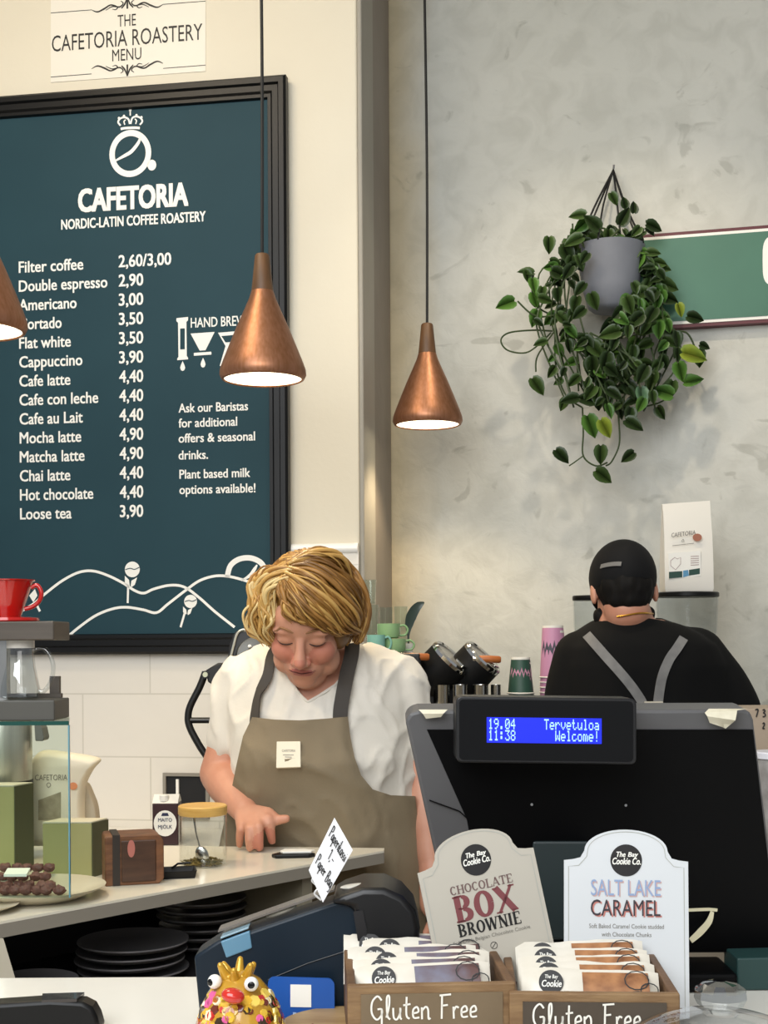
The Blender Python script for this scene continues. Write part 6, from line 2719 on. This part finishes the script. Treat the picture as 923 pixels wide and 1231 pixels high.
def lines1(cd, c, X, Y, N, w):
    mt_ = mat('brownie_red', '7a3f42', .5)
    b = new(); slab_text(b, 'CHOCOLATE', c - X * w * .27 - Y * w * .235, X, Y, N, w * .54, w * .07, .9)
    obj('chocolate_lettering', b, mat('choc_grey', '6d5552', .5), cd, smooth=0)
    b = new(); slab_text(b, 'BOX', c - X * w * .27 - Y * w * .46, X, Y, N, w * .54, w * .21, 1.25)
    obj('box_lettering', b, mt_, cd, smooth=0)
    b = new(); slab_text(b, 'BROWNIE', c - X * w * .27 - Y * w * .575, X, Y, N, w * .54, w * .10, 1.1)
    obj('brownie_lettering', b, M_ink, cd, smooth=0)
    b = new(); text(b, 'Soft Dark Belgian Chocolate Cookie', c - X * w * .33 - Y * w * .63, X, Y, w * .66, w * .028, .0, 0, N * .0004)
    obj('small_print', b, mat('print_grey', '77746c', .5), cd, smooth=0)
    b = new(); q = c - Y * w * .70 + N * .0004
    disc(b, q, X * w * .03, Y * w * .03, 20, .85)
    ribbon(b, [q - X * w * .018 - Y * w * .018, q + X * w * .018 + Y * w * .018], N, .0006)
    obj('small_symbol', b, M_ink, cd, smooth=0)


def lines2(cd, c, X, Y, N, w):
    b = new(); text(b, 'SALT LAKE', c - X * w * .275 - Y * w * .285, X, Y, w * .56, w * .125, 0, 0, N * .0004)
    obj('salt_shadow', b, mat('print_pink', 'c9a6a2', .5), cd, smooth=0)
    b = new(); text(b, 'SALT LAKE', c - X * w * .285 - Y * w * .275, X, Y, w * .56, w * .125, 0, 0, N * .0007)
    obj('salt_lake_lettering', b, mat('print_blue', '8fa3c4', .5), cd, smooth=0)
    b = new(); text(b, 'CARAMEL', c - X * w * .275 - Y * w * .445, X, Y, w * .56, w * .125, 0, 0, N * .0004)
    obj('caramel_shadow', b, mat('print_salmon', 'c07a70', .5), cd, smooth=0)
    b = new(); text(b, 'CARAMEL', c - X * w * .287 - Y * w * .435, X, Y, w * .56, w * .125, 0, 0, N * .0007)
    obj('caramel_lettering', b, mat('print_dark', '3a3238', .5), cd, smooth=0)
    b = new(); text(b, 'Soft Baked Caramel Cookie studded', c - X * w * .30 - Y * w * .535, X, Y, w * .60, w * .034, .0, 0, N * .0004)
    text(b, 'with Chocolate Chunks', c - X * w * .2 - Y * w * .60, X, Y, w * .40, w * .034, .0, 0, N * .0004)
    obj('small_print', b, mat('print_grey', '77746c', .5), cd, smooth=0)
    b = new(); q = c - Y * w * .68 + N * .0004
    disc(b, q, X * w * .032, Y * w * .032, 20, .85)
    ribbon(b, [q - X * w * .018 - Y * w * .018, q + X * w * .018 + Y * w * .018], N, .0006)
    obj('small_symbol', b, M_ink, cd, smooth=0)


s1d = 1.335
a, c = P(502, 1050, s1d - .012), P(641, 1019, s1d + .012)
X = (c - a).normalized()
Yd = (P(571, 1034, s1d) - P(592, 1140, s1d)).normalized()
Y = (Yd - X * Yd.dot(X)).normalized()
Y = (Y + V((0, .10, 0))).normalized()
Y = (Y - X * Y.dot(X)).normalized()
sign('brownie_sign', (a + c) / 2, X, Y, (c - a).length, .125, 'grey arched card sign leaning to the left behind the brownie packets', mat('card_grey', 'b9b3a6', .5), lines1, None)
s2d = 1.345
a, c = P(678, 1034, s2d), P(827, 1036, s2d)
X = (c - a).normalized()
Y = (V((0, .10, 1))).normalized()
Y = (Y - X * Y.dot(X)).normalized()
sign('caramel_sign', (a + c) / 2, X, Y, (c - a).length, .155, 'white arched card sign standing upright behind the caramel cookie packets', mat('card_white', 'd2d5d7', .5), lines2, None)

# ------------------------------------------------------------------ printer with sloping navy front
M_navy = mat('navy_plastic', '0c1b27', 0.42, color2='0f202d', nscale=4, spec=.3)
M_pblack = mat('printer_black', '0c0c0e', 0.4)
pd_ = 1.345
pr = thing('receipt_printer', P(350, 1250, pd_) * 1, 'navy and black receipt printer with a sloping top behind the crowned bird figurine', 'printer')
pr.location.z = CT
zb = 770 + (1.33 - CT) / pd_ * F_PX - 1.5
b = new()
pprism(b, [(233, 1150), (262, 1131), (300, 1120), (405, 1084), (428, 1080), (436, 1110), (432, 1160), (424, zb), (242, zb)], pd_, pd_ + .05)
obj('navy_body', b, M_navy, pr, smooth=20, bevel=.003)
b = new()
ol = [(396, 1086), (412, 1076), (436, 1068), (462, 1068), (484, 1078), (499, 1095), (505, 1117), (503, 1142), (490, 1165), (478, zb), (420, zb), (428, 1150), (430, 1112), (424, 1092)]
pprism(b, ol, pd_ - .008, pd_ + .085)
rc = obj('roll_cover', b, M_pblack, pr, smooth=30, bevel=.008, bseg=3)
b = new()
pprism(b, [(424.6, 1096), (436, 1094), (441, 1118), (440, 1131), (430, 1131)], pd_ - .0095, pd_ - .0085)
obj('cover_step', b, mat('printer_grey', '1d1c1e', .4), pr, smooth=0)
b = new()
tp_ = [P(u, v, pd_ + .014) for u, v in ((262, 1124), (300, 1111), (402, 1074.5))]
tq_ = [p + c_f * .026 for p in tp_]
hexa(b, [tp_[0] + UP * .0026, tp_[2] + UP * .0026, tp_[2] + UP * .0046, tp_[0] + UP * .0046, tq_[0] + UP * .0026, tq_[2] + UP * .0026, tq_[2] + UP * .0046, tq_[0] + UP * .0046])
obj('paper_slot_cover', b, mat('printer_top_grey', '6e6862', .3), pr, smooth=0)
# pale blue button wrapping over the edge
b = new()
pprism(b, [(265, 1132), (300, 1119), (303, 1140), (272, 1152)], pd_ - .0018, pd_ + .004)
obj('blue_button', b, mat('pale_blue', '5d87a0', .35), pr, smooth=0, bevel=.0012)
b = new()
f = [P(u, v, pd_) + UP * .001 for u, v in ((265, 1130), (299, 1117.5))]
hexa(b, [f[0] - c_f * .001, f[1] - c_f * .001, f[1] - c_f * .001 + UP * .002, f[0] - c_f * .001 + UP * .002, f[0] + c_f * .036, f[1] + c_f * .036, f[1] + c_f * .036 + UP * .002, f[0] + c_f * .036 + UP * .002])
obj('button_top', b, mat('pale_blue_top', '86a3b2', .2), pr, smooth=0, bevel=.0006)
b = new()
c0 = P(433, 1067, pd_ + .025)
ellipsoid(b, c0 + UP * .001, V((.021, 0, .001)), V((0, .010, 0)), V((0, 0, .0035)), 24, 10)
obj('top_sticker', b, mat('sticker_pale', 'd9d6cc', .25), rc)
b = new(); tube(b, [P(u, v, pd_ - .0004) for u, v in ((322, 1178), (370, 1158), (432, 1138))], .0006, 6)
obj('seam', b, M_pblack, pr)
b = new()
c0 = P(338, 1098, pd_ + .026)
ellipsoid(b, c0 + UP * .0018, V((.016, 0, .0056)), V((0, .007, 0)), V((-.0006, 0, .0028)), 20, 10)
obj('paper_curl', b, mat('receipt_paper', 'dcd6c4', .5), pr)

# blue card with a white square
bcd = pd_ - .018
bt_ = thing('blue_card', P(362, 1230, bcd) * 1, 'rounded blue card with a white square leaning on the navy printer', 'card')
bt_.location.z = CT + .0004
zb2 = 770 + (1.33 - CT) / bcd * F_PX - 1
b = new(); pprism(b, rrect(322, 1175.5, 402, zb2, 8, .03), bcd, bcd + .003)
obj('card', b, mat('card_blue', '1f56a8', .35), bt_, smooth=0)
b = new(); f = [P(u, v, bcd - .0006) for u, v in ((349, 1183.5), (374, 1184), (374, 1211), (349, 1210.5))]
prism(b, f, [p + c_f * .0004 for p in f])
obj('white_square', b, M_white, bt_, smooth=0)
b = new()
for i, u in enumerate((352, 359, 366)):
    ribbon(b, [P(u, 1219, bcd - .0006), P(u + 4, 1219.2, bcd - .0006)], -c_f, .0035)
obj('print', b, mat('card_print', 'aec6e6', .5), bt_, smooth=0)

# white diamond note with handwriting, held by a small clip
ntd = 1.33
nn_ = V((.12, -1, 0)).normalized()
npt = P(397, 1034, ntd)
note = thing('paper_note', P(388, 1084, ntd), 'white diamond shaped handwritten paper note standing on the printer', 'note')
b = new()
f = [Pp(u, v, npt, nn_) for u, v in ((388, 1085), (424, 1022), (402, 983), (371, 1046))]
prism(b, f, [p - nn_ * .0008 for p in f])
nc = obj('paper', b, mat('note_white', 'f1f1f3', .6), note, smooth=0)
b = new()
dn_ = (f[1] - f[2]); 
ex = dn_.normalized()
ey = (f[2] - f[3]).normalized()
L_ = dn_.length
org = f[2] + nn_ * .0004


def nw(s, along, down, em, span):
    hand_text(b, s, org + ex * L_ * along - ey * down, ex, ey, nn_, em, .0009, span / (hand_width(s) * em))


nw('Paperikassi', .08, .017, .012, L_ * .84)
nw('1,-', .36, .031, .010, L_ * .25)
nw('Paper Bag', .08, .047, .011, L_ * .82)
obj('handwriting', b, M_ink, nc, smooth=0)
b = new()
tube(b, catmull([P(u, v, ntd + .002) for u, v in ((380, 1052), (375, 1058), (379, 1063), (384, 1066), (378, 1074), (386, 1082))], 4), .0011, 6)
obj('wire_clip', b, mat('clip_white', 'd8d8d8', .3, .3), note)

# ------------------------------------------------------------------ crowned bird figurine
fgd = 1.235
fk = fgd / F_PX
fo = P(289, 1200, fgd); fo.z = CT
fig = thing('bird_figurine', fo, 'golden mosaic bird figurine with a crown, big eyes and red beak', 'figurine')
zt_ = P(289, 1168, fgd).z - CT
b = new()
prof_ = [(30, 0), (40, .002), (50, .10), (54, .25), (53, .45), (46, .65), (36, .80), (24, .92), (12, .98), (2, 1.0)]
lathe(b, fo, [(r * fk, .0005 + h * zt_) for r, h in prof_], 40)
fb = obj('body', b, mat('gold_glaze', 'c4962a', .2, color2='a87a1e', nscale=40, coat=.5), fig)
fb_eval = bmesh.new(); fb_eval.from_mesh(fb.data)
f_bvh = BVHTree.FromBMesh(fb_eval)
fcols = ['d9b23a', 'f0d060', 'c0302a', 'e0609a', '6a2a1c', 'f2e6c0', 'b5651d', '3a2a14', 'dfae2e']
b = new()
for i, hx_ in enumerate(fcols):
    for _ in range(26):
        a, z = rnd.uniform(-math.pi, 0) if _ < 22 else rnd.uniform(0, math.pi), rnd.uniform(.18, .82) * zt_
        o = V((math.cos(a), math.sin(a), 0))
        src = V((0, 0, z)) + o * .2 + (fo - fb.location - origin_of(fig) * 0 - fo * 0 if False else V((0, 0, 0)))
        h = f_bvh.ray_cast(src, -o)
        if h[0] is None:
            continue
        p = h[0] + fo
        n_ = h[1]
        x_, y_, _z = basis(n_)
        kd = rnd.choice((0, 1))
        rr_ = rnd.uniform(.0034, .0062)
        M_ = 6 if kd else 4
        ang = rnd.uniform(0, 3)
        nf = len(b.faces)
        lathe(b, p - n_ * .0008, [(rr_, 0), (rr_ * .8, .0022)], M_ + 2, n_)
        b.faces.ensure_lookup_table()
        for f in b.faces[nf:]:
            f.material_index = i
obj('mosaic_pattern', b, [mat('mosaic_%d' % i, hx_, .15, coat=.5) for i, hx_ in enumerate(fcols)], fb, smooth=0)
fb_eval.free()
for u, v, dx, lab in ((302, 1183, 0, 1), (258, 1180, 0, 0)):
    c0 = P(u, v, fgd - .024 + (0 if lab else .012))
    dv = V((.08 if lab else -.75, -1, .1)).normalized()
    b = new(); ball(b, c0, 8.6 * fk, 20, 14)
    ey_ = obj('eye', b, mat('eye_white', 'f0eee6', .15, coat=.5), fig)
    b = new(); ellipsoid(b, c0 + dv * 8.0 * fk, basis(dv)[0] * 4.2 * fk, basis(dv)[1] * 4.2 * fk, dv * 1.2 * fk, 16, 10)
    obj('pupil', b, mat('pupil_black', '050505', .1), ey_)
b = new()
ellipsoid(b, P(280, 1197, fgd - .038), V((.0105, 0, -.002)), V((0, .010, 0)), V((.001, 0, .0068)), 20, 14)
obj('beak', b, mat('beak_red', 'c4281c', .15, coat=.6), fig)
b = new()
cb0 = P(285, 1180, fgd)
lathe(b, cb0, [(12 * fk, -.006), (13 * fk, 0), (14.5 * fk, .006), (11 * fk, .006), (10 * fk, .0)], 24)
for i in range(6):
    a = i * math.pi / 3 - .6
    o = V((math.cos(a), math.sin(a), 0))
    limb(b, [cb0 + o * 11 * fk + UP * .002, cb0 + o * 16 * fk + UP * .009, cb0 + o * 21 * fk + UP * (.014 if i % 2 else .017)], [.0062, .0046, .0032], 10)
b = remesh(b, .0012, 3)
obj('crown', b, mat('crown_gold', 'c99a2c', .2, .35, coat=.4), fig, smooth=180)

# ------------------------------------------------------------------ round board, black terminal, glass dome
bd0 = P(418, 1240, 1.27)
b = new()
bd0.z = CT + .0005
lathe(b, bd0, [(.040, 0), (.064, .004), (.068, .016), (.068, .030), (.066, .033)], 56)
rb_ = obj('round_board', b, mat('board_wood', 'a58a63', .55, color2='8d7149', nscale=6, stretch=(2, 12, 2)), loc=bd0)
tag(rb_, 'round wooden board lying between the bird figurine and the brownie crate', 'board')
q = P(373, 1228, 1.215)
q.z = CT + .0336
tk_ = thing('trinket', V((bd0.x - .035, bd0.y - .045, CT + .0336)), 'tiny white and brown trinket on the round wooden board', 'trinket')
b = new(); ball(b, tk_.location + V((0, 0, .004)), .004); ball(b, tk_.location + V((.0005, 0, .009)), .0028)
obj('trinket_body', b, M_paper, tk_)
b = new(); ball(b, tk_.location + V((-.003, .0, .012)), .0018, 10, 8); ball(b, tk_.location + V((.004, .0, .0125)), .0018, 10, 8)
obj('trinket_tips', b, mat('trinket_brown', '6b2f24', .4), tk_)

ctd = 1.36
ct_ = thing('card_terminal', P(40, 1250, ctd) * 1, 'black card terminal with a glossy window in the bottom corner', 'card terminal')
ct_.location.z = CT
zb = 770 + (1.33 - CT) / ctd * F_PX - 1
b = new()
pprism(b, [(-70, 1213), (0, 1207), (60, 1203), (98, 1205), (110, 1211), (116, 1222), (121, zb), (-70, zb)], ctd, ctd + .028)
obj('terminal_body', b, M_black, ct_, smooth=20, bevel=.004)
b = new()
g = [P(50, 1207.5, ctd) + c_f * .001, P(92, 1206, ctd) + c_f * .001]
hexa(b, [g[0] + UP * .001, g[1] + UP * .001, g[1] + UP * .0042, g[0] + UP * .0042, g[0] + V((-.006, .026, .001)), g[1] + V((.002, .026, .001)), g[1] + V((.002, .026, .0042)), g[0] + V((-.006, .026, .0042))])
obj('glossy_window', b, mat('gloss_dark', '3b3634', .08), ct_, smooth=0)

G_dome = glass_mat('dome_glass', 'fafbfc', .45, .03)
gdo = P(866, 1240, 1.10); gdo.z = CT
zt_ = P(866, 1217, 1.10).z - CT
dome = thing('glass_dome', gdo, 'clear glass dome cover with a faceted knob in front of the caramel crate', 'glass dome')
b = new()
rD = .105
pf = [(rD, .0005), (rD, zt_ * .25)] + [(rD * math.cos(a), zt_ * .25 + zt_ * .75 * math.sin(a)) for a in (R(x) for x in range(10, 86, 8))]
lathe(b, gdo, pf + [(r - .003, max(h - .003, .0008)) for r, h in reversed(pf)], 56, closed=True)
obj('dome_cover', b, G_dome, dome)
b = new()
lathe(b, gdo + UP * (zt_ - .001), [(.008, 0), (.010, .004), (.019, .008), (.022, .014), (.021, .020), (.014, .025), (.004, .027)], 12)
obj('knob', b, glass_mat('crystal_knob', 'eef2f4', .8, .02), dome, smooth=0)
M_cake = mat('muffin_brown', 'a77c4a', .7, color2='7c5630', nscale=40)
# something pale is shown under the dome: a plate of buns
b = new(); lathe(b, gdo, [(.05, .0006), (.06, .002), (.092, .008), (.0925, .010), (.058, .004)], 48)
tag(obj('dome_plate', b, M_paper, loc=gdo), 'white plate under the glass dome', 'plate')
